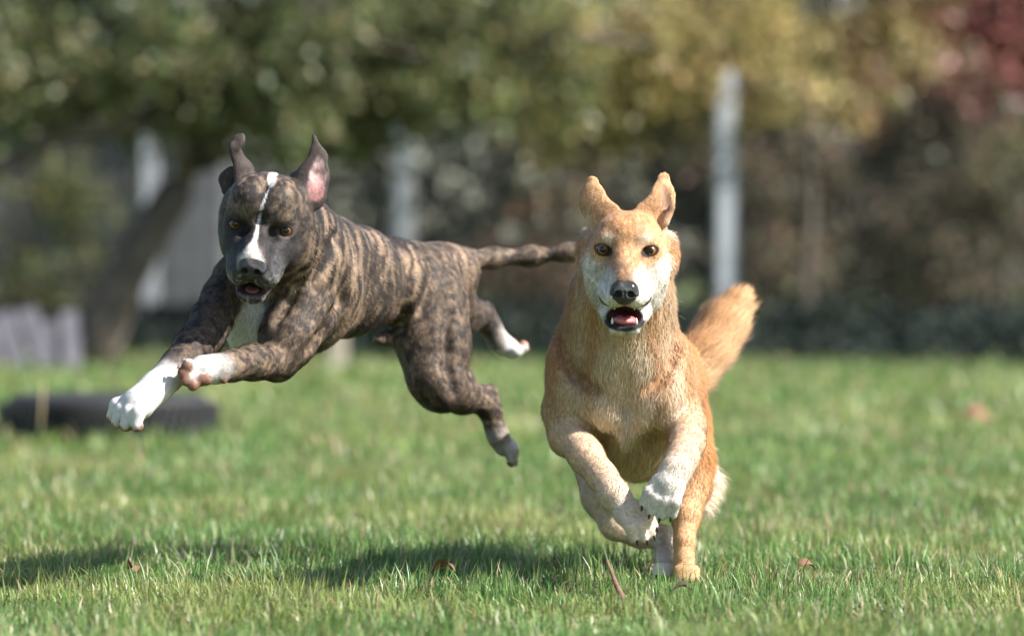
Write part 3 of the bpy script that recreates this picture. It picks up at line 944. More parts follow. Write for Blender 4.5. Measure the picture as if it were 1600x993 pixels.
def eye_mat(name, iris, dark):
    m, nt, b = new_mat(name)
    tc = nt.nodes.new('ShaderNodeTexCoord')
    sx = nt.nodes.new('ShaderNodeSeparateXYZ'); nt.links.new(tc.outputs['Object'], sx.inputs[0])
    r = nt.nodes.new('ShaderNodeMath'); r.operation = 'POWER'; r.inputs[1].default_value = 2
    r2 = nt.nodes.new('ShaderNodeMath'); r2.operation = 'MULTIPLY_ADD'
    nt.links.new(sx.outputs[0], r.inputs[0])
    nt.links.new(sx.outputs[2], r2.inputs[0]); nt.links.new(sx.outputs[2], r2.inputs[1]); nt.links.new(r.outputs[0], r2.inputs[2])
    sq = nt.nodes.new('ShaderNodeMath'); sq.operation = 'SQRT'; nt.links.new(r2.outputs[0], sq.inputs[0])
    ml = nt.nodes.new('ShaderNodeMath'); ml.operation = 'MULTIPLY'; ml.inputs[1].default_value = 1.0
    nt.links.new(sq.outputs[0], ml.inputs[0])
    cr = nt.nodes.new('ShaderNodeValToRGB'); e = cr.color_ramp.elements
    e[0].position = .38; e[0].color = (.003, .002, .002, 1)
    e[1].position = .44; e[1].color = (*dark, 1)
    for p, c in ((.55, iris), (.68, tuple(x * .6 for x in iris)), (.76, (.01, .006, .005)), (.95, (.02, .014, .012))):
        q = e.new(p); q.color = (*c, 1)
    nt.links.new(ml.outputs[0], cr.inputs['Fac']); nt.links.new(cr.outputs['Color'], b.inputs['Base Color'])
    b.inputs['Roughness'].default_value = .25
    b.inputs['Coat Weight'].default_value = .55; b.inputs['Coat Roughness'].default_value = .03
    b.inputs['Specular IOR Level'].default_value = .25
    return m

_eye_me = {}
def eyeball(body, c, gaze, R, mat):
    """Unit ball with a slight corneal bulge; local -Y looks along the gaze."""
    if mat.name not in _eye_me:
        bm = bmesh.new(); bmesh.ops.create_uvsphere(bm, u_segments=28, v_segments=18, radius=1.0)
        for v in bm.verts:
            q = math.hypot(v.co.x, v.co.z)
            if v.co.y < 0 and q < .75: v.co.y -= .10 * (1 - (q / .75) ** 2)
        me = bpy.data.meshes.new('eye'); bm.to_mesh(me); bm.free()
        me.polygons.foreach_set('use_smooth', np.ones(len(me.polygons), bool)); me.materials.append(mat)
        _eye_me[mat.name] = me
    o = link(bpy.data.objects.new('eye', _eye_me[mat.name]), body)
    o.location = Vector((np.asarray(c) - np.array(body.location)).tolist())
    o.scale = (R, R, R)
    o.rotation_euler = Vector((-np.asarray(gaze)).tolist()).to_track_quat('Y', 'Z').to_euler()
    return o

def nose_part(body, Hd, y, z, w, h, dep, mat, tilt=0.0):
    S = Sculpt()
    A = Hd.axes
    S.ell(Hd(0, y, z), A, (w, dep, h), k=.006)
    S.ell(Hd(0, y - .004, z + h * .35), A, (w * .92, dep * .95, h * .62), k=.010)
    S.ell(Hd(0, y - .004, z - h * .55), A, (w * .55, dep * .8, h * .55), k=.008)
    for s in (-1, 1):
        S.ell(Hd(s * w * .62, y + dep * .18, z - h * .12), A, (w * .48, dep * .72, h * .52), k=.006)
    for s in (-1, 1):
        S.ell(Hd(s * w * .47, y + dep * .95, z - h * .20), A, (w * .24, dep * .55, h * .25), k=.003, op=-1)
        S.cone(Hd(s * w * .60, y + dep * .75, z - h * .26), Hd(s * w * 1.0, y + dep * .3, z - h * .42), .0022, .0014, k=.003, op=-1)
    S.cone(Hd(0, y + dep * 1.02, z + h * .0), Hd(0, y + dep * .9, z - h * 1.2), .0011, .0013, k=.003, op=-1)
    V, F = S.mesh(.0010)
    V = relax(V, F, 2)
    me = mesh_np('nose', V - np.array(body.location), F, mat)
    return link(bpy.data.objects.new('nose', me), body)

def blob(axes, c, rad, n=16, m=10, groove=0.0):
    """Ellipsoid mesh; a groove along its second axis on the upper side (tongue)."""
    vs, fs = [], []
    for i in range(m + 1):
        th = math.pi * i / m
        for k in range(n):
            ph = 2 * math.pi * k / n
            x, y, z = math.sin(th) * math.cos(ph), math.cos(th), math.sin(th) * math.sin(ph)
            if z > 0 and groove: z -= groove * math.exp(-(x / .22) ** 2) * math.sin(th)
            vs.append(c + axes[0] * x * rad[0] + axes[1] * y * rad[1] + axes[2] * z * rad[2])
    for i in range(m):
        for k in range(n):
            fs.append((i * n + k, i * n + (k + 1) % n, (i + 1) * n + (k + 1) % n, (i + 1) * n + k))
    return vs, fs

# ------------------------------------------------------------------ the tan dog
MAT_WHISKER = plain('whisker', (.35, .33, .30), .4)
MAT_NOSE = plain('nose_leather', (.009, .009, .010), .38, .5, .25, bump=.5, bscale=900)
MAT_CLAW = plain('claw_horn', (.03, .025, .022), .35)
MAT_CLAW_PALE = plain('claw_horn_pale', (.16, .11, .085), .4)
MAT_TONGUE = plain('tongue', (.52, .15, .16), .35, .5, .3, bump=.25, bscale=500, sss=.15)
MAT_TOOTH = plain('tooth', (.72, .66, .52), .3)

def up(d, r):                        # radius in photograph pixels at distance d -> metres
    return r * d / FPX

def tan_dog():
    S = Sculpt(); claws = []
    H = Frame(P(979, 390, 7.36), (1, -.02, -.022), (-.045, -1, -.02))
    A = H.axes
    c = lambda px, py, d, r: (P(px, py, d), up(d, r))
    back = (0, 1, -.25)
    # trunk and neck
    S.chain([c(979, 408, 7.47, 63), c(971, 470, 7.54, 75), c(966, 545, 7.62, 90), c(968, 610, 7.70, 98)], k=.04, col='o', fur=.85, flow=(0, .25, -1))
    S.chain([c(972, 604, 7.70, 100), c(986, 605, 7.90, 92), c(1012, 592, 8.06, 74), c(1034, 580, 8.18, 58)], k=.05, col='o', fur=.8, flow=(.2, 1, -.4))
    S.chain([c(980, 660, 7.70, 82), c(996, 668, 7.84, 72), c(1014, 650, 8.0, 58)], k=.04, col='b', fur=1.1, flow=(0, .5, -.8))
    # throat ruff, breast, keel
    S.ell(P(976, 560, 7.53), ((1, 0, 0), (0, 1, .2), (0, -.2, 1)), (.066, .05, .085), k=.04, col='c', fur=1.0, flow=(0, .05, -1), part='ruff')
    S.ell(P(936, 618, 7.55), ((1, 0, .25), (0, 1, 0), (-.25, 0, 1)), (.050, .045, .062), k=.012, col='c', fur=.75, flow=(-.2, .05, -1))
    S.ell(P(1022, 618, 7.55), ((1, 0, -.25), (0, 1, 0), (.25, 0, 1)), (.050, .045, .062), k=.012, col='c', fur=.75, flow=(.2, .05, -1))
    S.ell(P(978, 645, 7.57), ((1, 0, 0), (0, 1, 0), (0, 0, 1)), (.024, .045, .065), k=.025, col='c', fur=.9, flow=(0, .1, -1))
    # shoulders
    S.ell(P(891, 604, 7.605), ((1, 0, .1), (0, 1, 0), (-.1, 0, 1)), (.044, .07, .098), k=.012, col='s', fur=.55, flow=(-.1, .5, -1))
    S.ell(P(1046, 602, 7.605), ((1, 0, -.1), (0, 1, 0), (.1, 0, 1)), (.042, .07, .095), k=.012, col='s', fur=.6, flow=(.1, .5, -1))
    # dog's right foreleg (folded, swinging inwards)
    S.chain([c(884, 642, 7.61, 38), c(892, 680, 7.58, 32)], k=.016, col='s', fur=.5)
    S.chain([c(892, 678, 7.57, 32), c(916, 712, 7.51, 25.5), c(940, 743, 7.47, 22), c(959, 770, 7.44, 23)], k=.014, col='l', fur=.32)
    S.ell(P(882, 688, 7.60), ((1, 0, 0), (0, 1, 0), (0, 0, 1)), (.024, .032, .024), k=.02, col='s', fur=.4)
    paw(S, claws, P(957, 772, 7.44), P(980, 798, 7.425), P(1016, 836, 7.405) - P(980, 798, 7.425), (.42, -.86, .28), w=.0275, rw=.0255, toe_len=.048, rt=.0102, col='w2', curl=.15, spread=.85)
    # dog's left foreleg (lifted, paw hanging towards the lens)
    S.chain([c(1052, 622, 7.62, 40), c(1070, 668, 7.58, 33)], k=.016, col='s', fur=.5)
    S.chain([c(1070, 664, 7.58, 31), c(1074, 690, 7.49, 26.5), c(1066, 715, 7.43, 24.5), c(1056, 735, 7.405, 24)], k=.014, col='l', fur=.32)
    paw(S, claws, P(1056, 735, 7.405), P(1044, 757, 7.39), P(1027, 795, 7.375) - P(1044, 757, 7.39), (-.15, -.93, .22), w=.0310, rw=.0265, toe_len=.046, rt=.0108, col='w', curl=.1, spread=.85)
    # dog's left hind leg (planted)
    S.ell(P(1054, 650, 7.98), ((1, 0, 0), (0, 1, .2), (0, -.2, 1)), (.052, .10, .12), k=.04, col='o', fur=1.2, flow=(.1, .5, -1))
    S.chain([c(1062, 672, 7.96, 46), c(1074, 722, 7.86, 38), c(1079, 762, 7.83, 31)], k=.03, col='h', fur=.8, flow=(.2, .6, -1))
    S.chain([c(1092, 700, 7.98, 17), c(1098, 745, 7.98, 15), c(1090, 785, 7.92, 10)], k=.03, col='c', fur=2.2, flow=(.75, .5, -.75))
    S.chain([c(1079, 758, 7.83, 31), c(1072, 806, 7.77, 22)], k=.014, col='o2', fur=.5)
    S.chain([c(1072, 806, 7.77, 22), c(1069, 846, 7.735, 15.5), c(1069, 880, 7.72, 15.5)], k=.012, col='o2', fur=.22)
    paw(S, claws, P(1069, 872, 7.72), P(1071, 893, 7.705), (0.05, -1, -.12), (0, -.1, 1), w=.0160, rw=.0165, toe_len=.026, rt=.0088, col='o2', curl=.2, fur=.2, tk=.007)
    # dog's right hind leg (landing behind the forepaw)
    S.ell(P(940, 680, 7.95), ((1, 0, 0), (0, 1, .2), (0, -.2, 1)), (.05, .09, .09), k=.04, col='b', fur=1.0)
    S.chain([c(930, 715, 7.92, 38), c(940, 775, 7.86, 28), c(962, 818, 7.83, 22), c(1000, 832, 7.84, 20), c(1034, 838, 7.85, 17)], k=.02, col='c', fur=.45)
    S.chain([c(1034, 838, 7.85, 16), c(1040, 868, 7.79, 14), c(1040, 885, 7.76, 14)], k=.014, col='w', fur=.5)
    paw(S, claws, P(1040, 874, 7.775), P(1040, 889, 7.755), (-.05, -1, -.12), (0, -.1, 1), w=.0155, rw=.0150, toe_len=.024, rt=.0082, col='w', curl=.2, fur=.2, tk=.007)
    S.groove([(868, 500), (876, 545), (896, 584), (928, 606)], .0050, .020, 'fold')
    S.groove([(1062, 500), (1058, 545), (1040, 584), (1012, 606)], .0050, .020, 'fold')
    S.groove([(979, 585), (981, 640), (983, 700)], .0040, .020)
    S.groove([(912, 655), (930, 672), (944, 700)], .0045, .016)
    S.groove([(1030, 640), (1022, 668), (1016, 700)], .0045, .016)
    # tail
    S.chain([c(1056, 622, 8.18, 28), c(1080, 584, 8.20, 33), c(1104, 548, 8.21, 36), c(1128, 510, 8.22, 34), c(1148, 480, 8.22, 25)], k=.02, col='t', fur=1.75, flow=P(1160, 456, 8.22) - P(1090, 575, 8.2), part='tail')
    # ---- head
    bk = lambda x, z: H.vec(x, -1, z)
    S.ell(H(0, -.062, .010), A, (.064, .085, .056), k=.02, col='o', fur=.26, flow=bk(0, .3), part='head')
    S.ell(H(0, -.012, .026), A, (.043, .034, .031), k=.022, col='o', fur=.2, flow=bk(0, 1), part='head')
    for s in (-1, 1):
        S.ell(H(s * .043, -.044, -.028), A, (.029, .046, .038), k=.022, col='c', fur=.3, flow=bk(s * .8, -.4), part='head')
        S.ell(H(s * .034, -.052, -.066), A, (.031, .050, .044), k=.03, col='c', fur=.55, flow=bk(s * .8, -.8), part='head')
        S.ell(H(s * .068, -.092, -.008), A, (.020, .030, .042), k=.018, col='o', fur=.8, flow=bk(s * .9, -.8), part='head')
        S.ell(H(s * .030, .000, .019), A, (.021, .020, .011), k=.012, col='o', fur=.25, flow=bk(s * .3, 1), part='head')
        S.ell(H(s * .0405, -.006, .000), A, (.0185, .018, .0165), k=.012, col='o', fur=.22, flow=bk(s, 0), part='head')
    S.cone(H(0, -.005, -.026), H(0, .084, -.063), .037, .0245, k=.022, col='m', fur=.3, flow=bk(0, .4), part='muzzle')
    S.cone(H(0, .0, -.004), H(0, .088, -.050), .017, .0165, k=.016, col='m', fur=.25, flow=bk(0, .4), part='muzzle')
    for s in (-1, 1):
        S.ell(H(s * .0165, .070, -.079), A, (.0195, .037, .0205), k=.010, col='c', fur=.2, flow=bk(s * .6, -.3), part='muzzle')
        S.ell(H(s * .030, .030, -.074), A, (.017, .040, .022), k=.016, col='c', fur=.22, flow=bk(s * .6, -.3), part='muzzle')
    S.cone(H(0, -.01, -.100), H(0, .052, -.133), .032, .0145, k=.014, col='c', fur=.25, flow=bk(0, -.6), part='jaw')
    for s in (-1, 1):
        S.cone(H(s * .031, .0, -.105), H(s * .0165, .060, -.1335), .015, .0098, k=.010, col='c', fur=.35, flow=bk(0, -.6), part='jaw')
    # mouth
    S.ell(H(0, .055, -.1140), A, (.0285, .050, .0145), k=.006, op=-1, part='mouth')
    for s in (-1, 1):
        S.chain([(H(s * .014, .082, -.113), .0100), (H(s * .025, .076, -.109), .0095), (H(s * .033, .062, -.102), .0085), (H(s * .0385, .050, -.092), .0068), (H(s * .041, .042, -.085), .0040)], k=.004, op=-1, part='mouth')
    # ears
    for s, tip, mid, base in ((-1, (925, 286), (926, 304), (933, 335)), (1, (1037, 280), (1036, 302), (1027, 335))):
        dd = 7.43
        n = norm((s * .30, -.95, .0))
        a, b_, t = P(*base, dd), P(*mid, dd + .005), P(*tip, dd + .012)
        lo_ = P(base[0] - s * 9, base[1] + 3, dd)
        S.chain([(lo_, .0335), (P((base[0] + mid[0]) / 2 + s * 1, (base[1] + mid[1]) / 2, dd), .0250), (b_, .0210), (t, .0130)], k=.010, col='e', fur=.16, flat=(n, .30), part='ear')
        out = np.array([s, 0, 0.])
        if s > 0: S.cone(b_ + n * .013 + out * .006 + np.array([0, 0, -.024]), b_ + n * .009 + out * .003 + np.array([0, 0, .014]), .0120, .0075, k=.006, op=-1, part='ear_in', flat=(n, .8))
        if s > 0: S.cone(a + n * .010 + out * .022 + np.array([0, 0, .012]), a + n * .008 + out * .010 + np.array([0, 0, -.014]), .0062, .0085, k=.010, col='e', fur=.22, flow=(s * .3, 0, 1), part='ear')
    # eye openings
    eyes = [(-1, P(942, 389.5, 7.352)), (1, P(1016, 391.5, 7.352))]
    for s, e in eyes:
        S.ell(e + H.f * .0125 - H.u * .0008, (norm(H.r + s * .26 * H.u), H.f, H.u), (.0124, .013, .0072), k=.003, op=-1, part='eye')
    pal = dict(o=(.43, .205, .078), s=(.51, .35, .215), o2=(.45, .27, .14), c=(.60, .49, .37), l=(.52, .375, .255), w=(.58, .54, .49), w2=(.56, .47, .38), b=(.42, .31, .19), t=(.53, .32, .16), h=(.44, .20, .065),
               m=(.38, .215, .11), e=(.38, .205, .105))

    def paint(V, N, col, zone, furw, fl, S):
        x, y, z = H.local(V)
        head = sstep(-.16, -.10, y) * sstep(-.19, -.15, z) * (np.abs(x) < .13)
        W, Cc, Or = np.array((.60, .56, .51)), np.array((.68, .56, .41)), np.array((.50, .265, .115))
        nzz = fbm(V[:, 0] * 70, V[:, 1] * 70, V[:, 2] * 70, 3) - .5
        ax = np.abs(x)
        fh = head * sstep(-.02, .02, z) * sstep(-.14, -.08, y)
        col = mix(col, np.array((.44, .255, .135)), fh * .6)
        # white cheeks and lower face
        ch = head * sstep(-.012, -.034, z + nzz * .03 - (ax - .045) * .25) * sstep(.009, .024, ax + .010 * nzz) * sstep(-.085, -.05, y)
        col = mix(col, W * .97, ch * .92)
        # eyebrow spots
        for s in (-1, 1):
            g = np.exp(-(((x - s * .030) / .013) ** 2 + ((z - .019) / .010) ** 2)) * (y > -.06)
            col = mix(col, np.array((.60, .51, .41)), g * .75)
            g = np.exp(-(((x - s * .042) / .013) ** 2 + ((z + .030) / .010) ** 2)) * (y > -.05)
            col = mix(col, np.array((.36, .22, .12)), g * .55)
            g = np.exp(-(((x - s * .016) / .006) ** 2 + ((z - .010) / .022) ** 2)) * (y > -.04)
            col = mix(col, np.array((.22, .13, .07)), g * .45)
        # darker line down the forehead, grey flecks above the nose
        g = np.exp(-(((x - .006) / .008) ** 2)) * sstep(.0, .03, z) * (y > -.08) * head
        col = mix(col, np.array((.30, .16, .08)), g * .4)
        g = np.exp(-((x / .016) ** 2)) * sstep(.055, .085, y) * sstep(-.075, -.055, z)
        col = mix(col, np.array((.06, .05, .045)), g * np.clip(.55 + 2.2 * nzz, 0, 1) * .85)
        g = head * sstep(.03, .06, y) * sstep(.010, .020, ax) * sstep(-.05, -.062, z)
        col = mix(col, W, g * .9)
        sk = fbm(x * 420, y * 60, z * 130, 91, 2) - .5
        col = col * (1 + head * 1.1 * sk + .5 * head * nzz)[:, None]
        for s in (-1, 1):      # darker lines from brow to crown and beside the bridge
            g = np.exp(-(((x - s * (.016 + .25 * np.clip(z, 0, .1))) / .006) ** 2)) * sstep(-.01, .012, z) * sstep(.06, .03, z) * (y > -.06)
            col = mix(col, np.array((.17, .10, .06)), g * (.35 + .6 * sk) * 1.1)
            g = np.exp(-(((x - s * .020) / .006) ** 2)) * sstep(-.052, -.02, z) * sstep(.0, -.01, z) * (y > -.02)
            col = mix(col, np.array((.26, .13, .06)), g * .5)
        gr = vnoise(V[:, 0] * 430, V[:, 1] * 430, V[:, 2] * 250, 95) - .5
        col = col * (1 + .22 * gr)[:, None]
        # eye rims
        for s, e in eyes:
            d = V - (e + H.f * .004)
            rr = np.sqrt(((d @ H.r + s * .001) / .0166) ** 2 + ((d @ H.u + .0006 - s * .2 * (d @ H.r)) / .0106) ** 2 + (d @ H.f / .03) ** 2)
            g = sstep(1.18, .92, rr)
            col = mix(col, np.array((.014, .011, .010)), g); furw = furw * (1 - g)
            g = np.exp(-(((x - s * .0275) / .004) ** 2 + ((z + .008) / .008) ** 2)) * (y > -.03)
            col = mix(col, np.array((.03, .02, .015)), g * .8)
        # mouth: dark lips round the opening, dark gums within
        md = np.min([d for p, d in S.carve(V) if p['part'] == 'mouth'], 0)
        lip = sstep(.0080, .0040, md) * (z < -.066)
        low = sstep(.0135, .009, md) * sstep(-.1165, -.1215, z) * sstep(-.1445, -.139, z)
        col = mix(col, np.array((.016, .015, .018)), np.maximum(lip, low)); furw = furw * (1 - np.maximum(lip, low))
        inner = sstep(.0012, -.0015, md) * sstep(.052, .03, y)
        col = mix(col, np.array((.16, .035, .04)), inner)
        # ears: grey-brown inside, pale rims
        ei = np.min([d for p, d in S.carve(V) if p['part'] == 'ear_in'], 0)
        g = sstep(.003, -.0005, ei) * (x > 0)
        col = mix(col, np.array((.20, .12, .09)), g * .75)
        for s in (-1, 1):
            g = np.exp(-(((x - s * .078) / .014) ** 2 + ((z - .040) / .016) ** 2)) * (y > -.12)
            col = mix(col, W, g * .8)
        # breast star, shoulder bands
        bx, by, bz = V[:, 0] - P(982, 635, 7.5)[0], V[:, 1], V[:, 2] - P(982, 635, 7.5)[2]
        g = np.exp(-((bx / .012) ** 2 + (bz / .045) ** 2)) * (by < 7.66)
        col = mix(col, W, g * .8)
        nb = fbm(V[:, 0] * 14, V[:, 1] * 14, V[:, 2] * 14, 21, 3)
        col = col * (1 + .35 * (nb - .5))[:, None]
        # collar of darker guard hair on the sides of the neck
        nx = (V - P(972, 520, 7.6)) @ np.array([1, 0, 0])
        nk = sstep(.0, -.06, z) * sstep(-.14, .0, V[:, 2] - P(972, 575, 7.6)[2]) * sstep(7.95, 7.75, V[:, 1]) * (1 - head * sstep(-.05, -.02, y))
        an = np.abs(nx) + .05 * (nb - .5) + .10 * (V[:, 2] - P(972, 520, 7.6)[2])
        band = np.interp(an, [0, .032, .045, .056, .070, .088, .104], [0, .0, .6, .55, .08, .15, .8])
        col = mix(col, np.array((.57, .45, .325)), nk * .7)
        col = mix(col, np.array((.40, .195, .075)), nk * band)
        fd = np.min([d for p, d in S.carve(V) if p['part'] == 'fold'], 0)
        col = mix(col, np.array((.33, .155, .06)), sstep(.020, .0, fd + .012 * (nb - .5)) * .7)
        tl = zone['t']
        td = (V - P(1122, 516, 8.21)) @ norm(P(1160, 480, 8.2) - P(1110, 440, 8.2))
        col = mix(col, np.array((.60, .42, .26)), tl * sstep(-.02, .05, td) * .75)
        col = col * np.array((1, 1, 1))
        fl = mix(fl, fl + np.array([0, 0, -.2]), 1.0 * np.ones(len(V)))
        return col, furw, fl

    mat = attr_mat('tan_skin', 'coat', .75, .2, bump=.3, bscale=350)
    fmat = attr_mat('tan_fur', 'coat', .55, .25, sheen=.1, trans=.22)
    loc = P(1071, 905, 7.7); loc[2] = 0
    body = finish_body('dog', S, pal, paint, loc, mat, fmat, 165000, .019, .36, clump=.30, w_strand=.00058)
    tag(body, 'tan and cream prick-eared dog running towards the viewer with open mouth and bushy tail', 'dog')
    em = eye_mat('amber_eye', (.21, .085, .022), (.07, .026, .008))
    for s, e in eyes:
        eyeball(body, e - H.f * .0045, norm(np.array([0, 0, CAM_H]) - e), .0128, em)
    nose_part(body, H, .101, -.070, .0225, .0205, .016, MAT_NOSE)
    v, f = blob(A, H(0, .034, -.1215), (.0215, .034, .0105), 20, 14, .35)
    child('tongue', v, f, MAT_TONGUE, body)
    for s in (-1, 1):
        v, f = tube([H(s * .0205, .060, -.128), H(s * .0208, .0615, -.120), H(s * .0205, .060, -.1155)], [.0025, .0019, .0006], 8)
        child('tooth', v, f, MAT_TOOTH, body)
        v, f = tube([H(s * .0165, .070, -.092), H(s * .017, .071, -.097), H(s * .0172, .070, -.1015)], [.0026, .002, .0006], 8)
        child('tooth', v, f, MAT_TOOTH, body)
        for q in range(0):
            xx = s * (.0025 + q * .0045)
            v, f = tube([H(xx, .0645 - q * .001, -.1285), H(xx, .065 - q * .001, -.1255)], [.0016, .0012], 6)
            child('tooth', v, f, MAT_TOOTH, body)
    whiskers(body, H, [(.030, .070, -.078, .07, -.1), (.033, .062, -.083, .075, -.2), (.031, .058, -.074, .07, .05), (.036, .05, -.08, .06, -.1), (.03, -.05, .0, .06, -.3)], MAT_WHISKER)
    for t, d, n in claws:
        v, f = claw_mesh(t, d, n)
        child('claw', v, f, MAT_CLAW, body)
    return body

# ------------------------------------------------------------------ the brindle dog
def brindle_dog():
    S = Sculpt(); claws = []
    r8 = math.radians(8)
    H = Frame(P(407, 355, 7.42), (math.cos(r8), -.06, -math.sin(r8)), (-.06, -.96, -.27))
    A = H.axes
    c = lambda px, py, d, r: (P(px, py, d), up(d, r))
    ax = norm(P(690, 440, 8.2) - P(440, 470, 7.65))              # chest -> rump
    lat = norm(np.cross(ax, (0, 0, 1)))                          # towards the sunny (viewer's right) flank
    if lat[1] > 0: lat = -lat
    vt = np.cross(lat, ax); vt = vt if vt[2] > 0 else -vt
    B = (lat, ax, vt)
    fb = ax * 1.0 + np.array([0, 0, -.5])
    # trunk
    S.ell(P(472, 458, 7.72), B, (.084, .13, .112), k=.04, col='b', fur=1, flow=fb)
    S.ell(P(535, 444, 7.87), B, (.084, .16, .099), k=.04, col='b', fur=1, flow=fb)
    S.ell(P(606, 438, 8.02), B, (.070, .13, .083), k=.04, col='b', fur=1, flow=fb)
    S.ell(P(664, 434, 8.15), B, (.068, .12, .066), k=.04, col='b', fur=1, flow=fb)
    S.ell(P(692, 424, 8.21), B, (.070, .07, .050), k=.03, col='b', fur=1, flow=fb)
    S.ell(P(408, 500, 7.62), B, (.068, .06, .075), k=.035, col='w', fur=1, flow=(0, 0, -1), part='breast')
    S.ell(P(398, 528, 7.64), B, (.030, .05, .035), k=.025, col='w', fur=1, flow=(0, 0, -1), part='breast')
    S.ell(P(600, 528, 8.04), B, (.014, .035, .014), k=.02, col='b', fur=.8, flow=fb)
    # neck
    S.chain([c(430, 365, 7.53, 72), c(455, 410, 7.62, 76), c(480, 438, 7.70, 84)], k=.045, col='b', fur=.9, flow=(.4, .8, -.5))
    S.chain([c(478, 345, 7.58, 32), c(520, 385, 7.76, 34), c(565, 398, 7.9, 36)], k=.05, col='b', fur=.9, flow=fb)
    # near (sunny) foreleg: shoulder, upper arm, forearm pointing left
    S.ell(P(478, 470, 7.62), (norm((.9, -.3, .3)), norm((.3, .9, 0)), norm((-.3, 0, .95))), (.052, .07, .078), k=.018, col='b2', fur=.9, flow=(-.2, .3, -1))
    S.chain([c(472, 490, 7.58, 52), c(450, 530, 7.54, 42), c(436, 560, 7.52, 32)], k=.025, col='b2', fur=.8)
    S.chain([c(430, 566, 7.52, 27), c(395, 565, 7.44, 27.5), c(362, 571, 7.375, 23), c(340, 575, 7.34, 21)], k=.014, col='b2', fur=.6)
    S.ell(P(437, 578, 7.535), ((1, 0, 0), (0, 1, 0), (0, 0, 1)), (.016, .022, .015), k=.02, col='b2', fur=.6)
    S.chain([c(338, 576, 7.34, 22), c(318, 578, 7.325, 24)], k=.012, col='w', fur=.5)
    for tx, ty in ((294, 569), (287, 580), (291, 592), (303, 600)):
        S.cone(P(314, 579, 7.320), P(tx, ty, 7.298), .0125, .0108, k=.0045, col='w', fur=.25, part='toe')
        tp = P(tx, ty, 7.298)
        S.ell(tp + np.array([-.002, -.0062, -.0035]), A, (.0088, .0075, .0088), k=.0025, col='p', fur=0, part='pad')
        claws.append((tp + np.array([-.006, -.006, .0085]), norm((-.55, -.75, -.1)), np.array([0, 0, 1.])))
    S.ell(P(316, 594, 7.300), A, (.0165, .0085, .0105), k=.004, col='p', fur=0, part='pad')
    S.ell(P(350, 594, 7.33), A, (.006, .008, .006), k=.006, col='p', fur=0)
    # far foreleg reaching down-left
    S.ell(P(376, 440, 7.62), (norm((1, 0, .2)), norm((0, 1, 0)), norm((-.2, 0, 1))), (.032, .06, .055), k=.03, col='b3', fur=.9, flow=(-.4, 0, -1))
    S.chain([c(358, 435, 7.60, 27), c(345, 465, 7.57, 26), c(331, 498, 7.52, 29), c(317, 526, 7.48, 31)], k=.025, col='b3', fur=.8)
    S.chain([c(318, 526, 7.48, 31), c(300, 546, 7.43, 29), c(278, 571, 7.375, 25), c(262, 588, 7.35, 23)], k=.014, col='b3', fur=.6)
    S.chain([c(262, 588, 7.35, 23), c(243, 606, 7.32, 24)], k=.012, col='w', fur=.5)
    paw(S, claws, P(245, 604, 7.32), P(216, 630, 7.285), norm(P(186, 655, 7.26) - P(222, 624, 7.285)), norm((-.45, -.62, .62)), w=.0335, rw=.026, toe_len=.038, rt=.0120, col='w', pads='p', curl=.1, spread=.98, tk=.0045)
    S.cone(P(240, 632, 7.32), P(237, 646, 7.315), .0045, .0025, k=.004, col='p', fur=0)
    # near hind leg kicking back
    S.ell(P(676, 474, 8.11), (lat, norm((.15, .3, -1)), np.cross(lat, norm((.15, .3, -1)))), (.055, .11, .072), k=.022, col='b2', fur=.9, flow=(.1, .2, -1))
    S.chain([c(676, 480, 8.09, 57), c(680, 540, 8.05, 52), c(688, 592, 8.02, 42)], k=.03, col='b2', fur=.8)
    S.chain([c(646, 530, 8.03, 25), c(668, 590, 8.0, 26), c(692, 615, 8.0, 24)], k=.03, col='b2', fur=.8)
    S.chain([c(688, 604, 8.01, 36), c(722, 618, 8.06, 26), c(748, 628, 8.10, 17)], k=.02, col='b2', fur=.7)
    S.chain([c(720, 590, 8.06, 20), c(742, 608, 8.10, 9), c(765, 612, 8.13, 10)], k=.012, col='b2', fur=.6)
    S.chain([c(764, 614, 8.13, 13), c(766, 640, 8.13, 16.5), c(773, 666, 8.13, 15), c(779, 683, 8.13, 16)], k=.012, col='b2', fur=.6)
    S.cone(P(748, 628, 8.10), P(764, 640, 8.125), up(8.1, 15.5), up(8.1, 16), k=.012, col='b2', fur=.6)
    paw(S, claws, P(778, 680, 8.13), P(786, 695, 8.14), norm((.75, .35, -.55)), norm((.75, -.1, .65)), w=.0225, rw=.018, toe_len=.026, rt=.0100, col='bw', pads='p', curl=.4)
    # far hind leg
    S.chain([c(690, 470, 8.22, 55), c(715, 490, 8.26, 36), c(738, 492, 8.32, 20), c(754, 484, 8.36, 14)], k=.025, col='b3', fur=.7)
    S.chain([c(755, 482, 8.36, 16), c(764, 506, 8.37, 17), c(776, 532, 8.38, 15)], k=.012, col='b2', fur=.6)
    S.chain([c(772, 518, 8.38, 15), c(784, 540, 8.39, 15)], k=.010, col='w', fur=.5)
    paw(S, claws, P(782, 534, 8.39), P(793, 542, 8.40), norm((.85, .2, -.35)), norm((-.3, -.2, -.9)), w=.023, rw=.019, toe_len=.022, rt=.0105, col='w', pads='p2', curl=.2)
    S.groove([(522, 372), (510, 410), (488, 440)], .0030, .024)
    S.groove([(540, 420), (532, 470), (512, 515), (484, 545)], .0034, .026)
    S.groove([(648, 425), (636, 470), (622, 512)], .0040, .028)
    S.groove([(706, 455), (696, 520), (698, 575), (708, 612)], .0022, .022)
    S.groove([(470, 420), (452, 470), (432, 505)], .0020, .018)
    # tail
    S.chain([c(694, 414, 8.23, 22), c(724, 407, 8.28, 15), c(770, 403, 8.32, 13), c(830, 400, 8.34, 12), c(888, 394, 8.34, 10.5), c(935, 384, 8.33, 6)], k=.03, col='b2', fur=.6, part='tail')
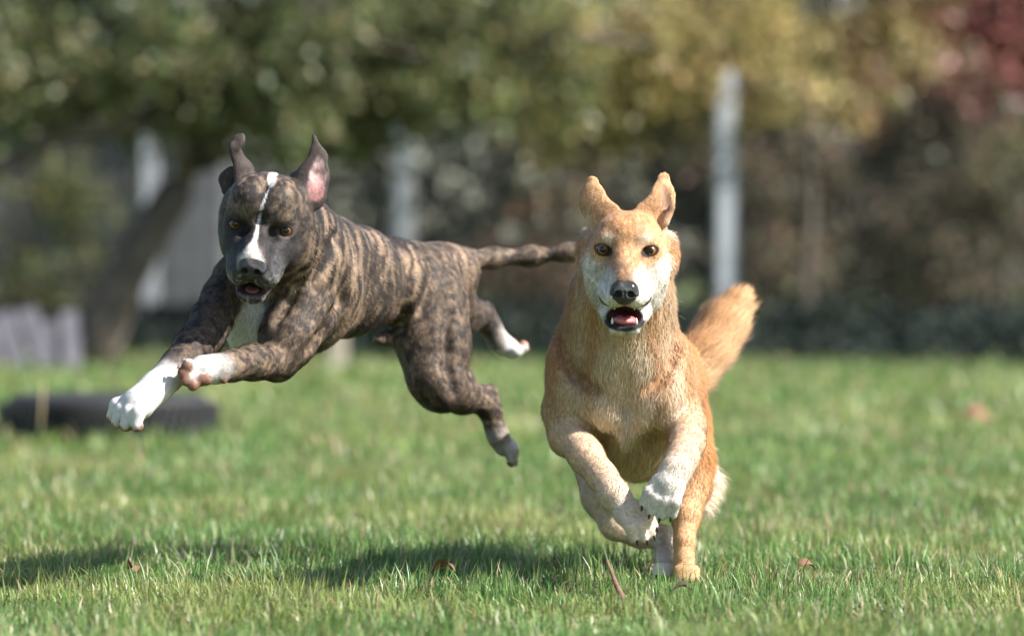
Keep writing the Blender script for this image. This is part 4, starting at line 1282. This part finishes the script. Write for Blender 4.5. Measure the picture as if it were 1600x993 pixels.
    # ---- head
    bk = lambda x, z: H.vec(x, -1, z)
    S.ell(H(0, -.062, .022), A, (.067, .085, .057), k=.02, col='b4', fur=.7, flow=bk(0, .3), part='head')
    S.ell(H(0, -.016, .032), A, (.050, .032, .034), k=.02, col='b4', fur=.6, flow=bk(0, 1), part='head')
    for s in (-1, 1):
        S.ell(H(s * .028, -.03, .046), A, (.030, .045, .033), k=.016, col='b4', fur=.6, flow=bk(0, 1), part='head')
        S.ell(H(s * .053, -.057, -.004), A, (.026, .046, .045), k=.022, col='b4', fur=.7, flow=bk(s * .6, 0), part='head')
        S.ell(H(s * .041, -.052, -.048), A, (.028, .046, .037), k=.025, col='b4', fur=.7, flow=bk(s * .6, -.4), part='head')
        S.ell(H(s * .036, -.003, .0195), A, (.020, .014, .010), k=.014, col='b4', fur=.4, flow=bk(s * .3, 1), part='head')
        S.ell(H(s * .0445, -.006, -.001), A, (.019, .017, .016), k=.012, col='g', fur=.3, flow=bk(s, 0), part='head')
        S.ell(H(s * .037, -.006, -.036), A, (.026, .034, .028), k=.02, col='g', fur=.6, flow=bk(s, -.3), part='head')
    S.cone(H(0, -.005, -.026), H(0, .060, -.046), .039, .031, k=.022, col='g', fur=.5, flow=bk(0, .4), part='muzzle')
    S.cone(H(0, -.0, -.008), H(0, .064, -.034), .018, .020, k=.016, col='g', fur=.4, flow=bk(0, .4), part='muzzle')
    for s in (-1, 1):
        S.ell(H(s * .0215, .050, -.066), A, (.0215, .034, .0270), k=.010, col='g2', fur=.45, flow=bk(s * .6, -.3), part='muzzle')
        S.ell(H(s * .0300, .022, -.062), A, (.019, .036, .032), k=.016, col='g2', fur=.5, flow=bk(s * .6, -.3), part='muzzle')
    S.cone(H(0, -.01, -.086), H(0, .046, -.108), .034, .017, k=.014, col='g2', fur=.4, flow=bk(0, -.6), part='jaw')
    for s in (-1, 1):
        S.cone(H(s * .022, .0, -.088), H(s * .0135, .048, -.108), .017, .012, k=.010, col='g2', fur=.4, flow=bk(0, -.6), part='jaw')
    S.ell(H(0, .062, -.0965), A, (.0255, .040, .0085), k=.006, op=-1, part='mouth')
    for s in (-1, 1):
        S.cone(H(s * .018, .055, -.096), H(s * .031, .030, -.0985), .0062, .0042, k=.005, op=-1, part='mouth')
    S.cone(H(0, .022, .018), H(0, -.03, .092), .004, .004, k=.016, op=-1, part='furrow')
    for s in (-1, 1):
        S.ell(H(s * .025, .020, -.004), A, (.008, .011, .010), k=.014, op=-1, part='furrow')
    # pricked ear (sunny side), cupped towards the lens
    de = 7.49
    n = norm((.10, -.97, .05))
    pts = [(P(484, 304, de), .0300), (P(490, 274, de), .0275), (P(497, 246, de + .004), .0165), (P(490, 211, de + .008), .0035)]
    S.chain(pts, k=.010, col='e', fur=.3, flat=(n, .32), part='ear')
    S.chain([(P(494, 302, de) + n * .0125, .0150), (P(498, 274, de) + n * .0125, .0165), (P(500, 246, de) + n * .010, .0095), (P(495, 224, de) + n * .008, .003)], k=.005, op=-1, part='ear_in', flat=(n, .7))
    S.cone(P(478, 300, de + .01), P(468, 284, de + .02), .026, .020, k=.02, col='e', fur=.4, part='ear')
    # rose ear (shaded side): stands up, twists, tip flips over
    de = 7.50
    S.chain([(P(385, 290, de), .0260), (P(381, 266, de), .0190), (P(371, 245, de - .004), .0118), (P(366, 230, de - .008), .0115)], k=.008, col='e', fur=.3, flat=(norm((.5, -.8, 0)), .42), part='ear')
    S.chain([(P(367, 229, de - .008), .0118), (P(373, 219, de - .006), .0118), (P(377, 214, de - .004), .0078)], k=.006, col='e', fur=.3, flat=(norm((-.25, -.9, .3)), .40), part='ear')
    S.chain([(P(362, 272, de + .012), .0150), (P(354, 280, de + .012), .0145), (P(356, 296, de + .012), .0130)], k=.008, col='e', fur=.3, flat=(norm((-.35, -.9, 0)), .36), part='ear')
    eyes = [(-1, P(367, 350.5, 7.398)), (1, P(447, 361.5, 7.424))]
    eyes = [(s, H(s * .0448, .004, 0)) for s in (-1, 1)]
    for s, e in eyes:
        S.ell(e + H.f * .0100, (norm(H.r + s * .10 * H.u), H.f, H.u), (.0126, .013, .0080), k=.003, op=-1, part='eye')
    pal = dict(b=(.2, .15, .1), b2=(.2, .15, .1), b3=(.2, .15, .1), b4=(.2, .15, .1), bw=(.46, .43, .40), g=(.020, .019, .020), g2=(.055, .053, .056),
               w=(.53, .515, .50), e=(.050, .040, .037), p=(.15, .08, .058), p2=(.34, .17, .12))

    def paint(V, N, col, zone, furw, fl, S):
        x, y, z = H.local(V)
        head = sstep(-.125, -.10, y) * (np.abs(x) < .13) * sstep(-.16, -.14, z)
        o = P(440, 470, 7.65)
        u, l, v = (V - o) @ ax, (V - o) @ lat, (V - o) @ vt
        wx = fbm(V[:, 0] * 9, V[:, 1] * 9, V[:, 2] * 9, 5, 3) - .5
        wz = fbm(V[:, 0] * 22, V[:, 1] * 22, V[:, 2] * 22, 6, 2) - .5
        # stripes run down the flank, leaning back
        su = u - .30 * v + .055 * wx + .022 * wz
        st = .40 * vnoise(su * 108, v * 20 + 40, l * 16, 31) + .34 * vnoise(su * 190 + 9, v * 38, l * 34, 33) + .26 * vnoise(su * 290, v * 80, l * 80, 35)
        st = sstep(.40, .68, st - .10 * sstep(.45, .75, vnoise(u * 12, v * 12, l * 12, 77)))
        mo = fbm(V[:, 0] * 85, V[:, 1] * 85, V[:, 2] * 85, 8, 3)
        leg = sstep(.36, .66, fbm(V[:, 0] * 80, V[:, 1] * 80, V[:, 2] * 110, 12, 4))
        fine = fbm(V[:, 0] * 190, V[:, 1] * 190, V[:, 2] * 190, 14, 2)
        dk, fw = np.array((.027, .023, .022)), np.array((.345, .245, .168))
        hd = fbm(V[:, 0] * 75 + 2, V[:, 1] * 50, V[:, 2] * 60, 17, 4)
        tb = np.clip(st * .78 + .50 * (fine - .5) + .04, 0, 1)
        tl_ = np.clip(leg * .42 * (.55 + .9 * st) + .62 * (fine - .34), 0, 1)
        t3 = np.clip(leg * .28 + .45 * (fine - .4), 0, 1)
        t4 = np.clip(sstep(.42, .72, hd) * .50 * (.25 + .75 * sstep(-.03, .03, z + .5 * (np.abs(x) - .05))) + .75 * (fine - .46), 0, 1)
        top = sstep(.05, .11, v) * .35
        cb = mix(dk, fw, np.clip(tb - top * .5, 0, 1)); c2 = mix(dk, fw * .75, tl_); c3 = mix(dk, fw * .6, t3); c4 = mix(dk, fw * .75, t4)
        col = col + zone['b'][:, None] * (cb - col * 0 - np.array(pal['b'])) + zone['b2'][:, None] * (c2 - np.array(pal['b2'])) \
            + zone['b3'][:, None] * (c3 - np.array(pal['b3'])) + zone['b4'][:, None] * (c4 - np.array(pal['b4']))
        zg = zone['g'] + zone['g2']
        col = col * (1 + (zg * 1.6 * (fine - .5)))[:, None]
        axx = np.abs(x)
        W = np.array((.57, .555, .54))
        nd = np.sqrt(np.sum((V - H(0, .080, -.050)) ** 2, 1))
        # blaze: spot on the crown, thin line, widening on the muzzle
        cx = -.002 + .06 * wz * .12 + .010 * sstep(.02, .09, z)
        wd = np.interp(z, [-.06, -.036, -.025, -.008, .015, .045, .062, .070, .074, .095], [.019, .021, .0135, .0036, .0028, .0022, .0008, .001, .006, .012])
        g = sstep(1.35, .60, np.abs(x - cx) / wd + .35 * (fine - .5)) * (y > -.115) * head * sstep(-.062, -.048, z)
        col = mix(col, W, g)
        g = np.exp(-((x / .011) ** 2 + ((z + .030) / .012) ** 2)) * (y > .02)
        col = mix(col, np.array((.62, .42, .38)), g * .7)
        # pale whisker flecks on lips, pink lip corners
        g = head * sstep(-.052, -.085, z) * (y > .02) * np.clip((fine - .46) * 4, 0, 1)
        col = mix(col, np.array((.45, .43, .43)), g * .6)
        for s, e in eyes:
            d = V - (e + H.f * .002)
            rr = np.sqrt((d @ H.r / .0175) ** 2 + (d @ H.u / .0115) ** 2 + (d @ H.f / .03) ** 2)
            g = sstep(1.15, .92, rr)
            rim = np.array((.10, .075, .075)) if s > 0 else np.array((.03, .026, .027))  # rim painted lighter on the sunny side, darker on the shaded one
            col = mix(col, rim, g); furw = furw * (1 - g)
            g = np.exp(-(((x - s * .040) / .026) ** 2 + ((z - .006) / .022) ** 2)) * (y > -.06)
            col = mix(col, np.array((.020, .018, .018)), g * .75)
            g = np.exp(-(((x - s * .058) / .022) ** 2 + ((z + .030) / .028) ** 2)) * (y > -.09)
            col = mix(col, np.array((.034, .031, .031)), g * (.75 if s < 0 else .45))  # cheek shade put into the coat, stronger on the side away from the sun
        g = sstep(.022, .016, nd); col = mix(col, np.array((.012, .011, .012)), g); furw = furw * (1 - g)
        md = np.min([d for p, d in S.carve(V) if p['part'] == 'mouth'], 0)
        lip = sstep(.0055, .002, md) * (y > -.01)
        low = sstep(.010, .004, md) * sstep(-.099, -.103, z)
        col = mix(col, np.array((.05, .035, .037)), np.maximum(lip, low * .8)); furw = furw * (1 - np.maximum(lip, low))
        inner = sstep(.0006, -.0016, md)
        col = mix(col, np.array((.012, .008, .009)), inner)
        for s in (-1, 1):
            g = np.exp(-(np.sum((V - H(s * .0315, .038, -.0985)) ** 2, 1) / .0045 ** 2))
            col = mix(col, np.array((.55, .20, .19)), g)
        ei = np.min([d for p, d in S.carve(V) if p['part'] == 'ear_in'], 0)
        g = sstep(.0042, -.0015, ei + .004 * (fine - .5)) * sstep(.175, .12, z)
        pk = mix(np.array((.26, .13, .125)), np.array((.52, .35, .34)), sstep(.05, .10, z))
        col = mix(col, pk, g * .9); furw = furw * (1 - .6 * g)
        for kk in ('p', 'p2'):
            col = mix(col, np.array(pal[kk]), sstep(.22, .55, zone[kk])); furw = furw * (1 - sstep(.2, .5, zone[kk]))
        # sock edges and breast stay ragged through the zone weights
        gr = vnoise(V[:, 0] * 430, V[:, 1] * 430, V[:, 2] * 300, 95) - .5
        col = col * (1 + .18 * (mo - .5) + .8 * gr * (1 - .7 * zone['w']))[:, None]
        return col, furw, fl

    mat = attr_mat('brindle_skin', 'coat', .65, .12, bump=.25, bscale=420)
    fmat = attr_mat('brindle_fur', 'coat', .48, .22, trans=.10)
    loc = P(560, 880, 7.9); loc[2] = 0
    body = finish_body('dog', S, pal, paint, loc, mat, fmat, 220000, .0105, .30, clump=.2, w_strand=.00058, sig=.004, jitter=.28, simple=True)
    tag(body, 'dark brindle short-coated dog with white paws and blaze in mid-leap above the grass', 'dog')
    em = eye_mat('brown_eye', (.16, .058, .018), (.06, .022, .008))
    for s, e in eyes:
        eyeball(body, e - H.f * .0055, norm(np.array([0, 0, CAM_H]) - e), .0128, em)
    nose_part(body, H, .079, -.050, .0225, .0200, .0185, MAT_NOSE)
    v, f = blob(A, H(0, .024, -.1045), (.0175, .028, .005), 20, 14, .3)
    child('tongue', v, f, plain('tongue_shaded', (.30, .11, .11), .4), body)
    for s in ():
        v, f = tube([H(s * .017, .058, -.105), H(s * .0173, .0585, -.1015), H(s * .017, .058, -.0985)], [.0020, .0015, .0005], 8)
        child('tooth', v, f, MAT_TOOTH, body)
    for t, d, n in claws:
        v, f = claw_mesh(t, d, n, L=.0085, r=.0034)
        child('claw', v, f, MAT_CLAW_PALE, body)
    return body

tan = tan_dog()
brindle = brindle_dog()
